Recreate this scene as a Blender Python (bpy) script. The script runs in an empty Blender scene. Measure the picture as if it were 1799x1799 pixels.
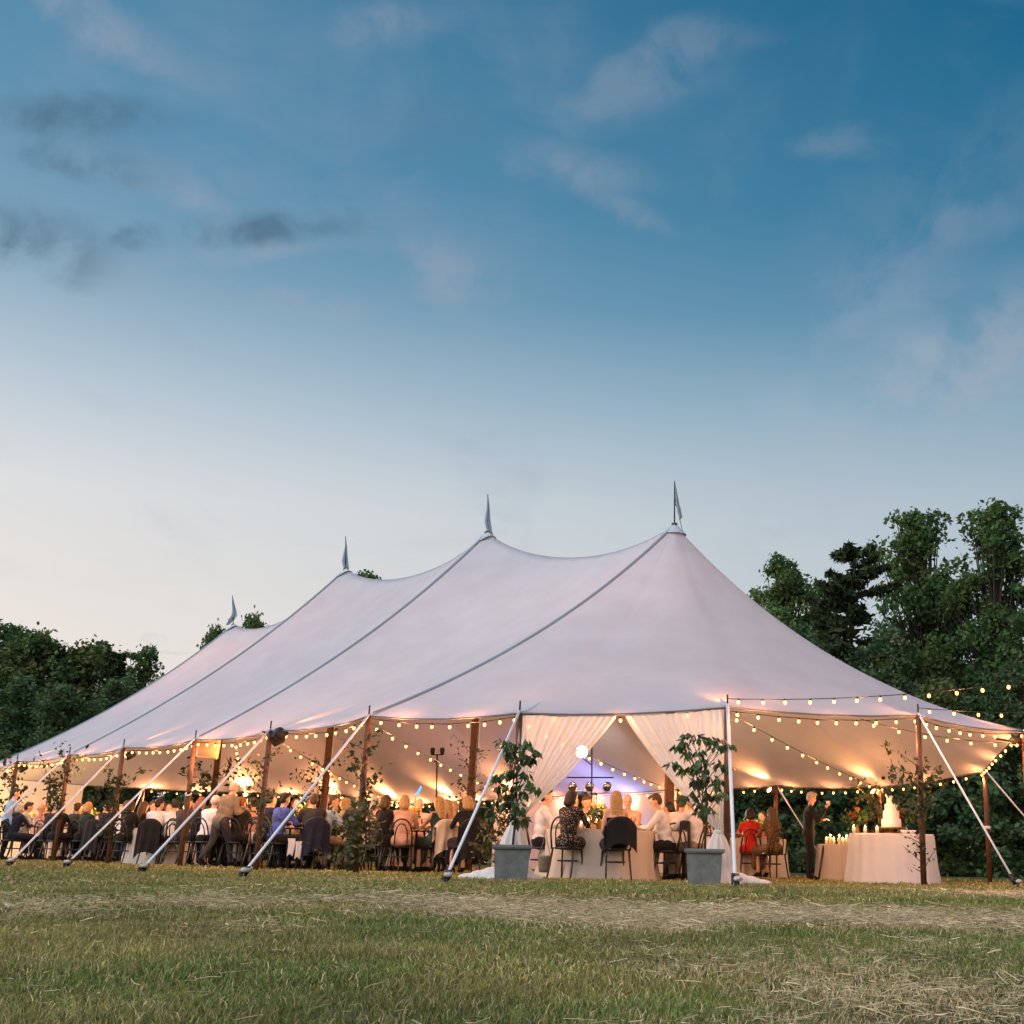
import bpy, bmesh, math, random
import numpy as np
from mathutils import Vector, Matrix, Quaternion
random.seed(7); NR = np.random.default_rng(11)
SC = bpy.context.scene; COL = SC.collection
R_ = math.radians
# ------------------------------------------------------------------ camera
F_PX, CX, CY, PITCH, ROLL, CAM_Z = 2222.68, 1196.44, 839.05, 0.28243, 0.01877, 0.4787
SIDE = 1799.0
cam = bpy.data.cameras.new('camera'); camo = bpy.data.objects.new('camera', cam); COL.objects.link(camo)
cam.sensor_width = 36.0; cam.lens = F_PX/SIDE*36.0
cam.shift_x = -(CX-SIDE/2)/SIDE; cam.shift_y = -(SIDE/2-CY)/SIDE
cam.clip_start = 0.05; cam.clip_end = 3000
_r = Vector((1,0,0)); _f = Vector((0,math.cos(PITCH),math.sin(PITCH))); _u = _r.cross(_f)
CR = _r*math.cos(ROLL)+_u*math.sin(ROLL); CU = -_r*math.sin(ROLL)+_u*math.cos(ROLL); CF = _f
m = Matrix((CR, CU, -CF)).transposed().to_4x4(); m.translation = (0,0,CAM_Z); camo.matrix_world = m
SC.camera = camo
# ------------------------------------------------------------------ render settings
SC.render.engine = 'CYCLES'
SC.cycles.use_denoising = True
SC.cycles.max_bounces = 7; SC.cycles.diffuse_bounces = 4; SC.cycles.glossy_bounces = 3
SC.cycles.transmission_bounces = 5; SC.cycles.transparent_max_bounces = 12
SC.cycles.sample_clamp_indirect = 3.0; SC.cycles.sample_clamp_direct = 0
SC.cycles.caustics_reflective = False; SC.cycles.caustics_refractive = False
SC.cycles.use_light_tree = True
SC.cycles.use_adaptive_sampling = True; SC.cycles.adaptive_threshold = 0.025; SC.cycles.adaptive_min_samples = 20
SC.view_settings.view_transform = 'Standard'; SC.view_settings.look = 'None'
SC.view_settings.exposure = 0.0; SC.view_settings.gamma = 1.0
SC.view_settings.use_curve_mapping = False
# ------------------------------------------------------------------ node helpers
def s2l(c):
    return tuple((v/255/12.92 if v/255 <= .04045 else ((v/255+.055)/1.055)**2.4) for v in c)
class NT:
    def __init__(s, tree): s.t = tree; s.n = tree.nodes; s.l = tree.links
    def node(s, typ, **kw):
        n = s.n.new(typ)
        for k, v in kw.items():
            if k.startswith('i_'):
                key = k[2:]; key = int(key) if key.isdigit() else key.replace('_', ' ')
                s.inp(n, key, v)
            else: setattr(n, k, v)
        return n
    def inp(s, n, key, v):
        if isinstance(v, bpy.types.NodeSocket): s.l.new(v, n.inputs[key])
        else:
            sk = n.inputs[key]
            if sk.type == 'RGBA' and len(v) == 3: v = (*v, 1)
            sk.default_value = v
    def math(s, op, a, b=None, c=None, clamp=False):
        n = s.n.new('ShaderNodeMath'); n.operation = op; n.use_clamp = clamp
        for i, v in enumerate((a, b, c)):
            if v is not None: s.inp(n, i, v)
        return n.outputs[0]
    def vmath(s, op, a, b=None):
        n = s.n.new('ShaderNodeVectorMath'); n.operation = op
        for i, v in enumerate((a, b)):
            if v is not None: s.inp(n, i, v)
        return n.outputs[0]
    def mix(s, fac, a, b, blend='MIX'):
        n = s.n.new('ShaderNodeMix'); n.data_type = 'RGBA'; n.blend_type = blend
        s.inp(n, 0, fac); s.inp(n, 6, a); s.inp(n, 7, b); return n.outputs[2]
    def ramp(s, fac, stops, interp='LINEAR'):
        n = s.n.new('ShaderNodeValToRGB'); cr = n.color_ramp; cr.interpolation = interp
        while len(cr.elements) < len(stops): cr.elements.new(.5)
        for e, (p, c) in zip(cr.elements, stops):
            e.position = p; e.color = (*c, 1) if len(c) == 3 else c
        s.inp(n, 0, fac); return n.outputs[0]
    def noise(s, vec, scale, detail=4, rough=.5, dist=0, lac=2.0):
        n = s.n.new('ShaderNodeTexNoise'); s.inp(n, 'Scale', scale); s.inp(n, 'Detail', detail)
        s.inp(n, 'Roughness', rough); s.inp(n, 'Distortion', dist)
        if vec is not None: s.inp(n, 'Vector', vec)
        return n.outputs[0]
    def maprange(s, v, a, b, c=0., d=1., smooth=True):
        n = s.n.new('ShaderNodeMapRange'); n.interpolation_type = 'SMOOTHSTEP' if smooth else 'LINEAR'
        s.inp(n, 0, v); s.inp(n, 1, a); s.inp(n, 2, b); s.inp(n, 3, c); s.inp(n, 4, d); return n.outputs[0]
# ------------------------------------------------------------------ world: dusk sky with thin clouds
SUN_EL, SUN_AZ = R_(1.2), R_(-112)          # just at the horizon, left of the view
world = bpy.data.worlds.new('World'); SC.world = world; world.use_nodes = True
world.cycles.sampling_method = 'MANUAL'; world.cycles.sample_map_resolution = 512
w = NT(world.node_tree); w.n.clear()
sky = w.node('ShaderNodeTexSky'); sky.sky_type = 'NISHITA'; sky.sun_disc = False
sky.sun_elevation = SUN_EL; sky.sun_rotation = SUN_AZ; sky.altitude = 150
sky.air_density = 1.0; sky.dust_density = 1.2; sky.ozone_density = 2.0
tc = w.node('ShaderNodeTexCoord')
sep = w.node('ShaderNodeSeparateXYZ', i_0=tc.outputs['Generated'])
dz = sep.outputs[2]
zc = w.math('MAXIMUM', dz, 0.0)
SKY_STRENGTH = 0.12
nrm = w.math('SQRT', w.math('SUBTRACT', 1.0001, w.math('MULTIPLY', dz, dz)))
sxz = w.math('DIVIDE', sep.outputs[0], nrm)
left = w.maprange(sxz, .34, -.62, 0, 1, smooth=False)
ramp_l = w.ramp(zc, [(0, s2l((252,236,222))), (.13, s2l((250,238,228))), (.24, s2l((232,231,231))), (.31, s2l((196,209,220))),
                     (.40, s2l((132,169,194))), (.47, s2l((104,152,183))), (.62, s2l((76,133,168))), (1, s2l((50,95,140)))])
ramp_r = w.ramp(zc, [(0, s2l((192,200,206))), (.15, s2l((186,199,208))), (.26, s2l((172,191,203))), (.33, s2l((128,166,188))),
                     (.40, s2l((82,138,170))), (.47, s2l((48,119,155))), (.60, s2l((18,98,138))), (1, s2l((22,70,115)))])
base = w.mix(left, ramp_r, ramp_l)
nish = w.vmath('MULTIPLY', sky.outputs[0], (.12, .12, .14))
base = w.mix(0.04, base, nish)
# fixed tangent plane of the western sky, used to place the cloud banks
def vdot(a, b):
    n = w.n.new('ShaderNodeVectorMath'); n.operation = 'DOT_PRODUCT'; w.inp(n, 0, a); w.inp(n, 1, b); return n.outputs['Value']
G_ = tc.outputs['Generated']
df = w.math('MAXIMUM', vdot(G_, CF), .05)
qx = w.math('DIVIDE', vdot(G_, CR), df); qy = w.math('DIVIDE', vdot(G_, CU), df)
qv = w.node('ShaderNodeCombineXYZ', i_0=qx, i_1=qy).outputs[0]
plane = w.node('ShaderNodeCombineXYZ', i_0=w.math('DIVIDE', sep.outputs[0], w.math('ADD', zc, .16)), i_1=w.math('DIVIDE', sep.outputs[1], w.math('ADD', zc, .16))).outputs[0]
mp = w.node('ShaderNodeMapping'); w.inp(mp, 0, plane); mp.inputs['Rotation'].default_value = (0,0,R_(35)); mp.inputs['Scale'].default_value = (1.0, .42, 1)
fb = w.noise(mp.outputs[0], 2.6, 5, .56, .35)
fb2 = w.noise(plane, 5.5, 4, .6, .3)
fine = w.noise(qv, 13., 5, .6, .3)
wisp = w.math('MULTIPLY', w.maprange(fb, .46, .72), w.maprange(fb2, .35, .65))
wisp = w.math('MULTIPLY', wisp, w.maprange(dz, .1, .32))
base = w.mix(w.math('MULTIPLY', wisp, .34), base, s2l((150,165,184)))
warp = w.vmath('ADD', qv, w.node('ShaderNodeCombineXYZ', i_0=w.math('MULTIPLY', w.math('SUBTRACT', fine, .5), .10), i_1=w.math('MULTIPLY', w.math('SUBTRACT', fb2, .5), .05)).outputs[0])
cmask = w.maprange(fine, .30, .62)
def blob(px, py, sx, sy, tilt, amt, col, edge=1.0):
    global base
    cx_, cy_ = (px-CX)/F_PX, -(py-CY)/F_PX
    n = w.node('ShaderNodeMapping'); n.vector_type = 'TEXTURE'
    w.inp(n, 0, warp)
    n.inputs['Location'].default_value = (cx_, cy_, 0); n.inputs['Rotation'].default_value = (0,0,R_(tilt))
    n.inputs['Scale'].default_value = (sx/F_PX, sy/F_PX, 1)
    ln = w.n.new('ShaderNodeVectorMath'); ln.operation = 'LENGTH'; w.inp(ln, 0, n.outputs[0])
    k = w.maprange(ln.outputs['Value'], 1.0, .15)
    k = w.math('MULTIPLY', k, cmask)
    base = w.mix(w.math('MULTIPLY', k, amt*.74), base, s2l(col))
GREY, LITE, PINK = (78,104,124), (150,162,178), (172,172,184)
for a in [(140,205,230,62,-4,.95,GREY),(170,290,190,52,-8,.8,GREY),(70,425,190,80,-12,1.0,GREY),(470,405,230,44,3,1.0,GREY),(235,425,60,28,0,.9,GREY),
          (720,225,170,85,-6,.55,(96,128,150)),(800,470,150,90,-35,.45,PINK),(565,535,130,45,-6,.42,PINK),(430,445,260,30,2,.35,PINK),
          (1120,145,210,85,12,.5,LITE),(1220,75,200,50,6,.42,LITE),(1040,300,170,62,-8,.55,LITE),(1110,375,120,40,-22,.5,LITE),(1510,245,150,45,8,.36,LITE),(690,40,160,55,8,.55,LITE),
          (180,40,240,55,-30,.5,PINK),(320,330,170,50,-28,.4,PINK),(285,1133,90,9,0,.5,(168,180,200)),
          (1660,420,420,60,24,.5,(142,158,180)),(1500,560,300,45,26,.4,(150,165,186)),(1740,620,360,110,30,.5,PINK),(1620,700,620,260,24,.38,(176,186,200)),(1660,330,430,130,28,.30,(128,150,174))]:
    blob(*a)
# the afterglow in the west, out of frame to the left and behind, is the brightest part of the dusk sky
gl = Vector((math.sin(R_(-112))*.985, math.cos(R_(-112))*.985, .17))
glow = w.math('MULTIPLY', w.maprange(vdot(G_, gl), .30, 1.0), 2.6)
base = w.mix(1.0, base, w.node('ShaderNodeCombineXYZ', i_0=w.math('ADD', 1.0, glow), i_1=w.math('ADD', 1.0, w.math('MULTIPLY', glow, .82)), i_2=w.math('ADD', 1.0, w.math('MULTIPLY', glow, .70))).outputs[0], 'MULTIPLY')
below = w.maprange(dz, -.02, -.10)
base = w.mix(below, base, s2l((120,118,112)))
bg = w.node('ShaderNodeBackground', i_0=base, i_1=1.0)
wo = w.node('ShaderNodeOutputWorld'); w.l.new(bg.outputs[0], wo.inputs[0])
# ------------------------------------------------------------------ sun: already set, a wide lamp stands in for the twilight vault, from behind
sl = bpy.data.lights.new('sun', 'SUN'); sl.energy = 1.75; sl.angle = R_(70); sl.color = (.97, .94, .97)
so = bpy.data.objects.new('sun', sl); COL.objects.link(so)
LAZ, LEL = R_(-152), R_(46)            # mean direction of the bright western vault behind the camera
sd = Vector((math.sin(LAZ)*math.cos(LEL), math.cos(LAZ)*math.cos(LEL), math.sin(LEL)))
so.rotation_euler = sd.to_track_quat('Z', 'Y').to_euler(); so.location = (-30, 10, 30)
# ------------------------------------------------------------------ general helpers
def at(px, py, Y):                       # a pixel of the photo and a depth -> a point of the place
    d = CF + CR*((px-CX)/F_PX) + CU*(-(py-CY)/F_PX)
    return Vector((0,0,CAM_Z)) + d*(Y/d.y)
def gh(x, y):
    yy = min(max(y, -10), 55); xx = min(max(x, -40), 40)
    return -0.0017*xx - 0.01148*(yy-15) + .012*math.sin(x*.7+1.3)*math.sin(y*.55)
def gh_np(x, y):
    yy = np.clip(y, -10, 55); xx = np.clip(x, -40, 40)
    return -0.0017*xx - 0.01148*(yy-15) + .012*np.sin(x*.7+1.3)*np.sin(y*.55)
def ground_at(px, py):                   # where the ray of a pixel meets the ground
    lo, hi = 1.0, 90.0
    for _ in range(50):
        mid = (lo+hi)/2; p = at(px, py, mid)
        if p.z > gh(p.x, p.y): lo = mid
        else: hi = mid
    return at(px, py, lo)
def gpt(px, Y):                          # ground point under image column px at depth Y
    p = at(px, 1500, Y); return Vector((p.x, Y, gh(p.x, Y)))
class MB:
    def __init__(s): s.v = []; s.f = []; s.m = []; s.mi = 0
    def add(s, vs, fs):
        o = len(s.v); s.v += [tuple(v) for v in vs]
        s.f += [tuple(i+o for i in f) for f in fs]; s.m += [s.mi]*len(fs)
    def box(s, c, h, rot=None):
        c = Vector(c); q = [Vector((x*h[0], y*h[1], z*h[2])) for x in (-1,1) for y in (-1,1) for z in (-1,1)]
        if rot is not None: q = [rot @ v for v in q]
        s.add([c+v for v in q], [(0,1,3,2),(4,6,7,5),(0,4,5,1),(2,3,7,6),(0,2,6,4),(1,5,7,3)]); return s
    def tube(s, pts, rad, n=8, caps=True, flat=1.0):
        pts = [Vector(p) for p in pts]; k = len(pts)
        if not hasattr(rad, '__len__'): rad = [rad]*k
        ring = []; up0 = None
        for i, p in enumerate(pts):
            t = (pts[min(i+1,k-1)]-pts[max(i-1,0)]).normalized()
            if up0 is None: up0 = Vector((0,0,1)) if abs(t.z) < .9 else Vector((1,0,0))
            a = t.cross(up0).normalized(); b = a.cross(t).normalized(); up0 = b
            ring.append([p+(a*math.cos(2*math.pi*j/n)*rad[i]+b*math.sin(2*math.pi*j/n)*rad[i]*flat) for j in range(n)])
        vs = [v for r in ring for v in r]; fs = []
        for i in range(k-1):
            for j in range(n): fs.append((i*n+j, i*n+(j+1)%n, (i+1)*n+(j+1)%n, (i+1)*n+j))
        if caps: fs += [tuple(range(n-1,-1,-1)), tuple(range((k-1)*n, k*n))]
        s.add(vs, fs); return s
    def lathe(s, prof, n=16, c=(0,0,0), caps=True, wob=None):
        vs = []; fs = []; k = len(prof)
        for i, (r, z) in enumerate(prof):
            for j in range(n):
                a = 2*math.pi*j/n; rr = r*(1+(wob(a, i) if wob else 0))
                vs.append((c[0]+rr*math.cos(a), c[1]+rr*math.sin(a), c[2]+z))
        for i in range(k-1):
            for j in range(n): fs.append((i*n+j, i*n+(j+1)%n, (i+1)*n+(j+1)%n, (i+1)*n+j))
        if caps: fs += [tuple(range(n-1,-1,-1)), tuple(range((k-1)*n, k*n))]
        s.add(vs, fs); return s
    def ell(s, c, r, n=12, k=8, rot=None):
        vs = []; c = Vector(c)
        for i in range(k+1):
            ph = math.pi*i/k
            for j in range(n):
                a = 2*math.pi*j/n; v = Vector((r[0]*math.sin(ph)*math.cos(a), r[1]*math.sin(ph)*math.sin(a), -r[2]*math.cos(ph)))
                vs.append(c+(rot @ v if rot is not None else v))
        fs = [(i*n+j, i*n+(j+1)%n, (i+1)*n+(j+1)%n, (i+1)*n+j) for i in range(k) for j in range(n)]
        s.add(vs, fs); return s
    def grid(s, rows):                   # list of equally long point lists
        m_, n = len(rows), len(rows[0])
        s.add([p for r in rows for p in r], [(i*n+j, i*n+j+1, (i+1)*n+j+1, (i+1)*n+j) for i in range(m_-1) for j in range(n-1)]); return s
    def mesh(s, name, mats, smooth=True):
        me = bpy.data.meshes.new(name); me.from_pydata(s.v, [], s.f)
        for mt in (mats if isinstance(mats, (list, tuple)) else [mats]): me.materials.append(mt)
        if max(s.m, default=0) > 0: me.polygons.foreach_set('material_index', s.m)
        if smooth: me.polygons.foreach_set('use_smooth', [True]*len(me.polygons))
        me.update(); return me
    def build(s, name, mats, parent=None, smooth=True, loc=None):
        return link(name, s.mesh(name, mats, smooth), parent, loc)
def link(name, me, parent=None, loc=None):
    o = bpy.data.objects.new(name, me); COL.objects.link(o)
    if parent is not None: o.parent = parent
    if loc is not None: o.location = loc
    return o
def tag(o, label=None, cat=None, group=None, kind=None):
    for k, v in (('label', label), ('category', cat), ('group', group), ('kind', kind)):
        if v: o[k] = v
    return o
def thing(name, label, cat, loc=(0,0,0), rz=0, group=None):
    o = bpy.data.objects.new(name, None); COL.objects.link(o); o.empty_display_size = .1
    o.location = loc; o.rotation_euler = (0,0,rz); return tag(o, label, cat, group)
def copy_tree(o, parent=None):
    c = o.copy(); COL.objects.link(c); c.parent = parent
    for ch in list(o.children): copy_tree(ch, c)
    return c
def np_mesh(name, V, Fq, mat, smooth=False, colors=None, nper=4):
    me = bpy.data.meshes.new(name); V = np.asarray(V, np.float32); Fq = np.asarray(Fq, np.int32)
    me.vertices.add(len(V)); me.vertices.foreach_set('co', V.ravel())
    me.loops.add(Fq.size); me.loops.foreach_set('vertex_index', Fq.ravel())
    me.polygons.add(len(Fq)); me.polygons.foreach_set('loop_start', np.arange(0, Fq.size, nper, dtype=np.int32))
    if smooth: me.polygons.foreach_set('use_smooth', np.ones(len(Fq), bool))
    if colors is not None:
        at_ = me.color_attributes.new('tint', 'FLOAT_COLOR', 'POINT'); at_.data.foreach_set('color', np.asarray(colors, np.float32).ravel())
    for mt in (mat if isinstance(mat, list) else [mat]): me.materials.append(mt)
    me.update(); me.validate(); return me
# ------------------------------------------------------------------ materials
MATS = {}
def mat(name, col, rough=.7, var=.15, vscale=6., bump=0., bscale=80., metal=0., spec=.3, sheen=0., emit=None, estr=0., trans=0.):
    if name in MATS: return MATS[name]
    mt = bpy.data.materials.new(name); mt.use_nodes = True; MATS[name] = mt
    t = NT(mt.node_tree); bs = t.n['Principled BSDF']
    oc = t.node('ShaderNodeTexCoord').outputs['Object']
    nz = t.noise(oc, vscale, 5, .6)
    lo = tuple(c*(1-var) for c in col); hi = tuple(min(1, c*(1+var)) for c in col)
    t.inp(bs, 'Base Color', t.ramp(nz, [(.3, lo), (.7, hi)]))
    bs.inputs['Roughness'].default_value = rough; bs.inputs['Metallic'].default_value = metal
    bs.inputs['Specular IOR Level'].default_value = spec
    if bump:
        b = t.node('ShaderNodeBump', i_Strength=bump, i_Height=t.noise(oc, bscale, 4, .6)); b.inputs['Distance'].default_value = .01
        t.l.new(b.outputs[0], bs.inputs['Normal'])
    if sheen: bs.inputs['Sheen Weight'].default_value = sheen
    if emit: bs.inputs['Emission Color'].default_value = (*emit, 1); bs.inputs['Emission Strength'].default_value = estr
    return mt
def cloth_mat(name, col, transl=.3, tcol=None, transp=0., weave=220., bump=.15, fold=0.):
    if name in MATS: return MATS[name]
    mt = bpy.data.materials.new(name); mt.use_nodes = True; MATS[name] = mt
    t = NT(mt.node_tree); t.n.clear(); oc = t.node('ShaderNodeTexCoord').outputs['Object']
    nz = t.noise(oc, 1.3, 6, .6); nf = t.noise(oc, weave, 2, .5)
    c = t.ramp(nz, [(.25, tuple(v*.89 for v in col)), (.7, tuple(min(1, v*1.04) for v in col))])
    bp = t.node('ShaderNodeBump', i_Strength=bump, i_Height=t.math('ADD', nf, t.math('MULTIPLY', t.noise(oc, 2.2, 3, .5, 1.2), fold))); bp.inputs['Distance'].default_value = .006 if not fold else .03
    d = t.node('ShaderNodeBsdfDiffuse', i_0=c); t.l.new(bp.outputs[0], d.inputs['Normal'])
    tr = t.node('ShaderNodeBsdfTranslucent', i_0=tcol or col); t.l.new(bp.outputs[0], tr.inputs['Normal'])
    mx = t.node('ShaderNodeMixShader', i_0=transl); t.l.new(d.outputs[0], mx.inputs[1]); t.l.new(tr.outputs[0], mx.inputs[2])
    out = mx.outputs[0]
    if transp:
        tp = t.node('ShaderNodeBsdfTransparent'); m2 = t.node('ShaderNodeMixShader', i_0=transp)
        t.l.new(out, m2.inputs[1]); t.l.new(tp.outputs[0], m2.inputs[2]); out = m2.outputs[0]
    o = t.node('ShaderNodeOutputMaterial'); t.l.new(out, o.inputs[0]); return mt
def tint_mat(name, rough=.6, transl=.25, spec=.2):     # colour from the 'tint' attribute, a little light passes through
    if name in MATS: return MATS[name]
    mt = bpy.data.materials.new(name); mt.use_nodes = True; MATS[name] = mt
    t = NT(mt.node_tree); t.n.clear()
    a = t.node('ShaderNodeAttribute'); a.attribute_name = 'tint'
    nz = t.noise(t.node('ShaderNodeTexCoord').outputs['Object'], 1.7, 4, .6)
    c = t.mix(1.0, a.outputs[0], t.ramp(nz, [(.25, (.72,.72,.72)), (.75, (1.15,1.15,1.15))]), 'MULTIPLY')
    p = t.node('ShaderNodeBsdfPrincipled', i_Base_Color=c, i_Roughness=rough); p.inputs['Specular IOR Level'].default_value = spec
    tr = t.node('ShaderNodeBsdfTranslucent', i_0=c); mx = t.node('ShaderNodeMixShader', i_0=transl)
    t.l.new(p.outputs[0], mx.inputs[1]); t.l.new(tr.outputs[0], mx.inputs[2])
    o = t.node('ShaderNodeOutputMaterial'); t.l.new(mx.outputs[0], o.inputs[0]); return mt
def emis(name, col, strength):
    if name in MATS: return MATS[name]
    mt = bpy.data.materials.new(name); mt.use_nodes = True; MATS[name] = mt
    t = NT(mt.node_tree); t.n.clear(); e = t.node('ShaderNodeEmission', i_0=col, i_1=strength)
    o = t.node('ShaderNodeOutputMaterial'); t.l.new(e.outputs[0], o.inputs[0]); return mt
CANVAS = cloth_mat('sailcloth', (.52,.53,.57), .13, (.84,.66,.58), weave=160., bump=.25, fold=.6)
SEAM = cloth_mat('seam_webbing', (.24,.30,.34), .04, weave=300.)
CAPM = cloth_mat('peak_reinforcement', (.58,.63,.67), .15, weave=300.)
WOOD = mat('pole_wood', (.105,.046,.022), .5, .35, 9., .3, 40., spec=.35)
STEEL = mat('dark_steel', (.03,.032,.035), .45, .3, metal=.6)
STRAP = mat('white_webbing', (.74,.74,.76), .65, .06, 3.)
ROPEM = mat('grey_rope', (.16,.17,.18), .8, .2)
STAKEW = mat('stake_cap', (.50,.46,.42), .7, .5, 30)
# ------------------------------------------------------------------ ground: one sheet to the horizon
gx = np.unique(np.concatenate([np.linspace(-700,-40,34), np.linspace(-40,30,141), np.linspace(30,700,34)]))
gy = np.unique(np.concatenate([np.linspace(-200,-4,20), np.linspace(-4,60,129), np.linspace(60,1500,60)]))
GX, GY = np.meshgrid(gx, gy); GZ = gh_np(GX, GY)
V = np.stack([GX.ravel(), GY.ravel(), GZ.ravel()], 1); nx = len(gx); ii = np.arange(len(gy)-1)[:,None]*nx+np.arange(nx-1)[None]
Fq = np.stack([ii, ii+1, ii+nx+1, ii+nx], -1).reshape(-1,4)
gm = bpy.data.materials.new('lawn_soil'); gm.use_nodes = True; t = NT(gm.node_tree); bs = t.n['Principled BSDF']
oc = t.node('ShaderNodeTexCoord').outputs['Object']
n1 = t.noise(oc, .55, 6, .6); n2 = t.noise(oc, 7., 6, .65); n3 = t.noise(oc, 60., 4, .7)
green = t.ramp(n3, [(.3, (.04,.05,.014)), (.7, (.13,.14,.04))]); dry = t.ramp(n3, [(.3, (.15,.11,.06)), (.7, (.40,.31,.18))])
t.inp(bs, 'Base Color', t.mix(t.maprange(t.math('ADD', t.math('MULTIPLY', n1, .6), t.math('MULTIPLY', n2, .4)), .46, .60), green, dry))
bs.inputs['Roughness'].default_value = .95; bs.inputs['Specular IOR Level'].default_value = .05
b = t.node('ShaderNodeBump', i_Strength=.9, i_Height=n3); b.inputs['Distance'].default_value = .03; t.l.new(b.outputs[0], bs.inputs['Normal'])
gob = link('ground', np_mesh('ground', V, Fq, gm, True)); tag(gob, kind='structure')
# ------------------------------------------------------------------ the tent
YAW, TC, TR, TRE, TP = .8227, Vector((-.09, 23.93)), 6.344, 5.55, 6.581
TU = Vector((-math.cos(YAW), math.sin(YAW))); TN = Vector((-math.sin(YAW), -math.cos(YAW)))
def tl(a, b, z=0.):                      # tent coordinates: a along the ridge (away), b across (towards us) -> world
    p = TC + TU*a + TN*b; return Vector((p.x, p.y, gh(p.x, p.y)+z))
EAVE = {}; PLAN = {}
for k in range(7): PLAN['S%d'%k] = (k*TP/2, TR); PLAN['B%d'%k] = (k*TP/2, -TR)
for k in range(1,6):
    a = R_(30*k); PLAN['E%d'%k] = (-TRE*math.sin(a), TR*math.cos(a)); PLAN['F%d'%k] = (3*TP+TRE*math.sin(a), TR*math.cos(a))
PIX = {'S0':(648,1258),'S1':(475,1283),'S2':(343,1298),'S3':(217,1312),'S4':(122,1325),'S5':(30,1337),'E1':(913,1251),'E2':(1278,1240),'E3':(1613,1255),'E5':(1730,1354),'B0':(1545,1381),'B1':(1363,1379)}
for k, (a, b) in PLAN.items():
    q = tl(a, b, 2.25)
    if k in PIX: q = at(*PIX[k], q.y)
    elif k[0] == 'B': q.z -= .12+.03*int(k[1])
    EAVE[k] = q
EAVE['E4'] = at(1798, 1284, 22.3)
PEAK = [at(1185,922,23.93), at(856,936,28.75), at(607,1000,33.58), at(410,1098,38.4)]
LOOP = ['S%d'%k for k in range(7)] + ['F%d'%k for k in range(1,6)] + ['B%d'%k for k in range(6,-1,-1)] + ['E%d'%k for k in range(5,0,-1)]
NL = len(LOOP)
def ridge(s):                            # s in peaks, 0..3
    s = min(max(s, 0), 3); i = min(int(s), 2); f = s-i
    p = PEAK[i].lerp(PEAK[i+1], f); p.z -= .62*4*f*(1-f)*(1+.15*(1-4*f*(1-f))); return p
def anchor(name):
    return {'S':lambda k: k/2, 'B':lambda k: k/2, 'E':lambda k: 0., 'F':lambda k: 3.}[name[0]](int(name[1]))
def colsag(name): return {'S':.40 if int(name[1])%2==0 else .55, 'B':.40 if int(name[1])%2==0 else .55, 'E':.62+.10*math.sin(R_(30*int(name[1]))), 'F':.45}[name[0]]
def canopy(c, tt):                       # c: position round the eave in poles, tt: 0 ridge .. 1 eave
    i = int(math.floor(c)) % NL; f = c-math.floor(c); n0, n1 = LOOP[i], LOOP[(i+1)%NL]
    top = ridge(anchor(n0)*(1-f)+anchor(n1)*f)
    e = EAVE[n0].lerp(EAVE[n1], f); s = 4*f*(1-f); e.z -= .050*s
    mid = TC+TU*(min(max((Vector((e.x,e.y))-TC).dot(TU), 0), 3*TP)); inw = (mid-Vector((e.x,e.y))).normalized()
    e.x += inw.x*.10*s; e.y += inw.y*.10*s
    em, e2 = EAVE[LOOP[(i-1)%NL]], EAVE[LOOP[(i+2)%NL]]; a0, a1 = EAVE[n0], EAVE[n1]     # rounder plan up the slope
    cr = .5*((2*a0)+(a1-em)*f+(2*em-5*a0+4*a1-e2)*f*f+(3*a0-em-3*a1+e2)*f*f*f); k = min(1., (1-tt)*2.6); k = k*k*(3-2*k)
    e = e.lerp(cr, k)
    p = top.lerp(e, tt); sg = colsag(n0)*(1-f)+colsag(n1)*f
    p.z -= sg*4*tt*(1-tt)*(1.12-.24*tt)
    if tt > .55:                         # creases that fan out of every pole head
        k = (tt-.55)/.45; g = min(f, 1-f); p.z += .022*k*k*(1-k*.4)*math.cos(2*math.pi*5*f+i)*math.exp(-7*g)
    return p
tent = thing('sailcloth_tent', 'long white sailcloth pole tent with four peaks on the lawn at dusk', 'tent', (0,0,0))
SUBC, ROWS = 16, 30
rows = []
for j in range(ROWS+1):
    tt = (j/ROWS)**1.12; rows.append([canopy(i/SUBC, tt) for i in range(NL*SUBC+1)])
mb = MB(); mb.grid(rows); cano = mb.build('canopy', CANVAS, tent)
bm = bmesh.new(); bm.from_mesh(cano.data); bmesh.ops.remove_doubles(bm, verts=bm.verts, dist=.0005); bmesh.ops.recalc_face_normals(bm, faces=bm.faces); bm.to_mesh(cano.data); bm.free()
def strip(c, t0, t1, wd, lift, name, mt, n=30, taper=None):
    mb = MB(); L = []
    for j in range(n+1):
        tt = t0+(t1-t0)*j/n; p = canopy(c, tt); e = .12
        ac = (canopy(c+e, max(tt,.02))-canopy(c-e, max(tt,.02))).normalized(); dn = (canopy(c, min(tt+.02,1))-canopy(c, tt-.02)).normalized()
        nn = ac.cross(dn).normalized(); nn = nn if nn.z > 0 else -nn
        h = wd*(taper(j/n) if taper else 1)/2
        L.append([p-ac*h+nn*.004, p-ac*h*.45+nn*lift, p+ac*h*.45+nn*lift, p+ac*h+nn*.004])
    mb.grid(L); return mb.build(name, mt, tent)
for k in range(0,7,2):
    strip(k, .0,   .985, .095, .022, 'seam', SEAM); strip(LOOP.index('B%d'%k), .0,   .985, .095, .022, 'seam', SEAM)
for i in range(NL):                      # webbing that fans from each pole head into the cloth
    strip(i, .90, .992, .13, .008, 'corner_patch', CAPM, 8, lambda s: .3+.7*s)
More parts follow.
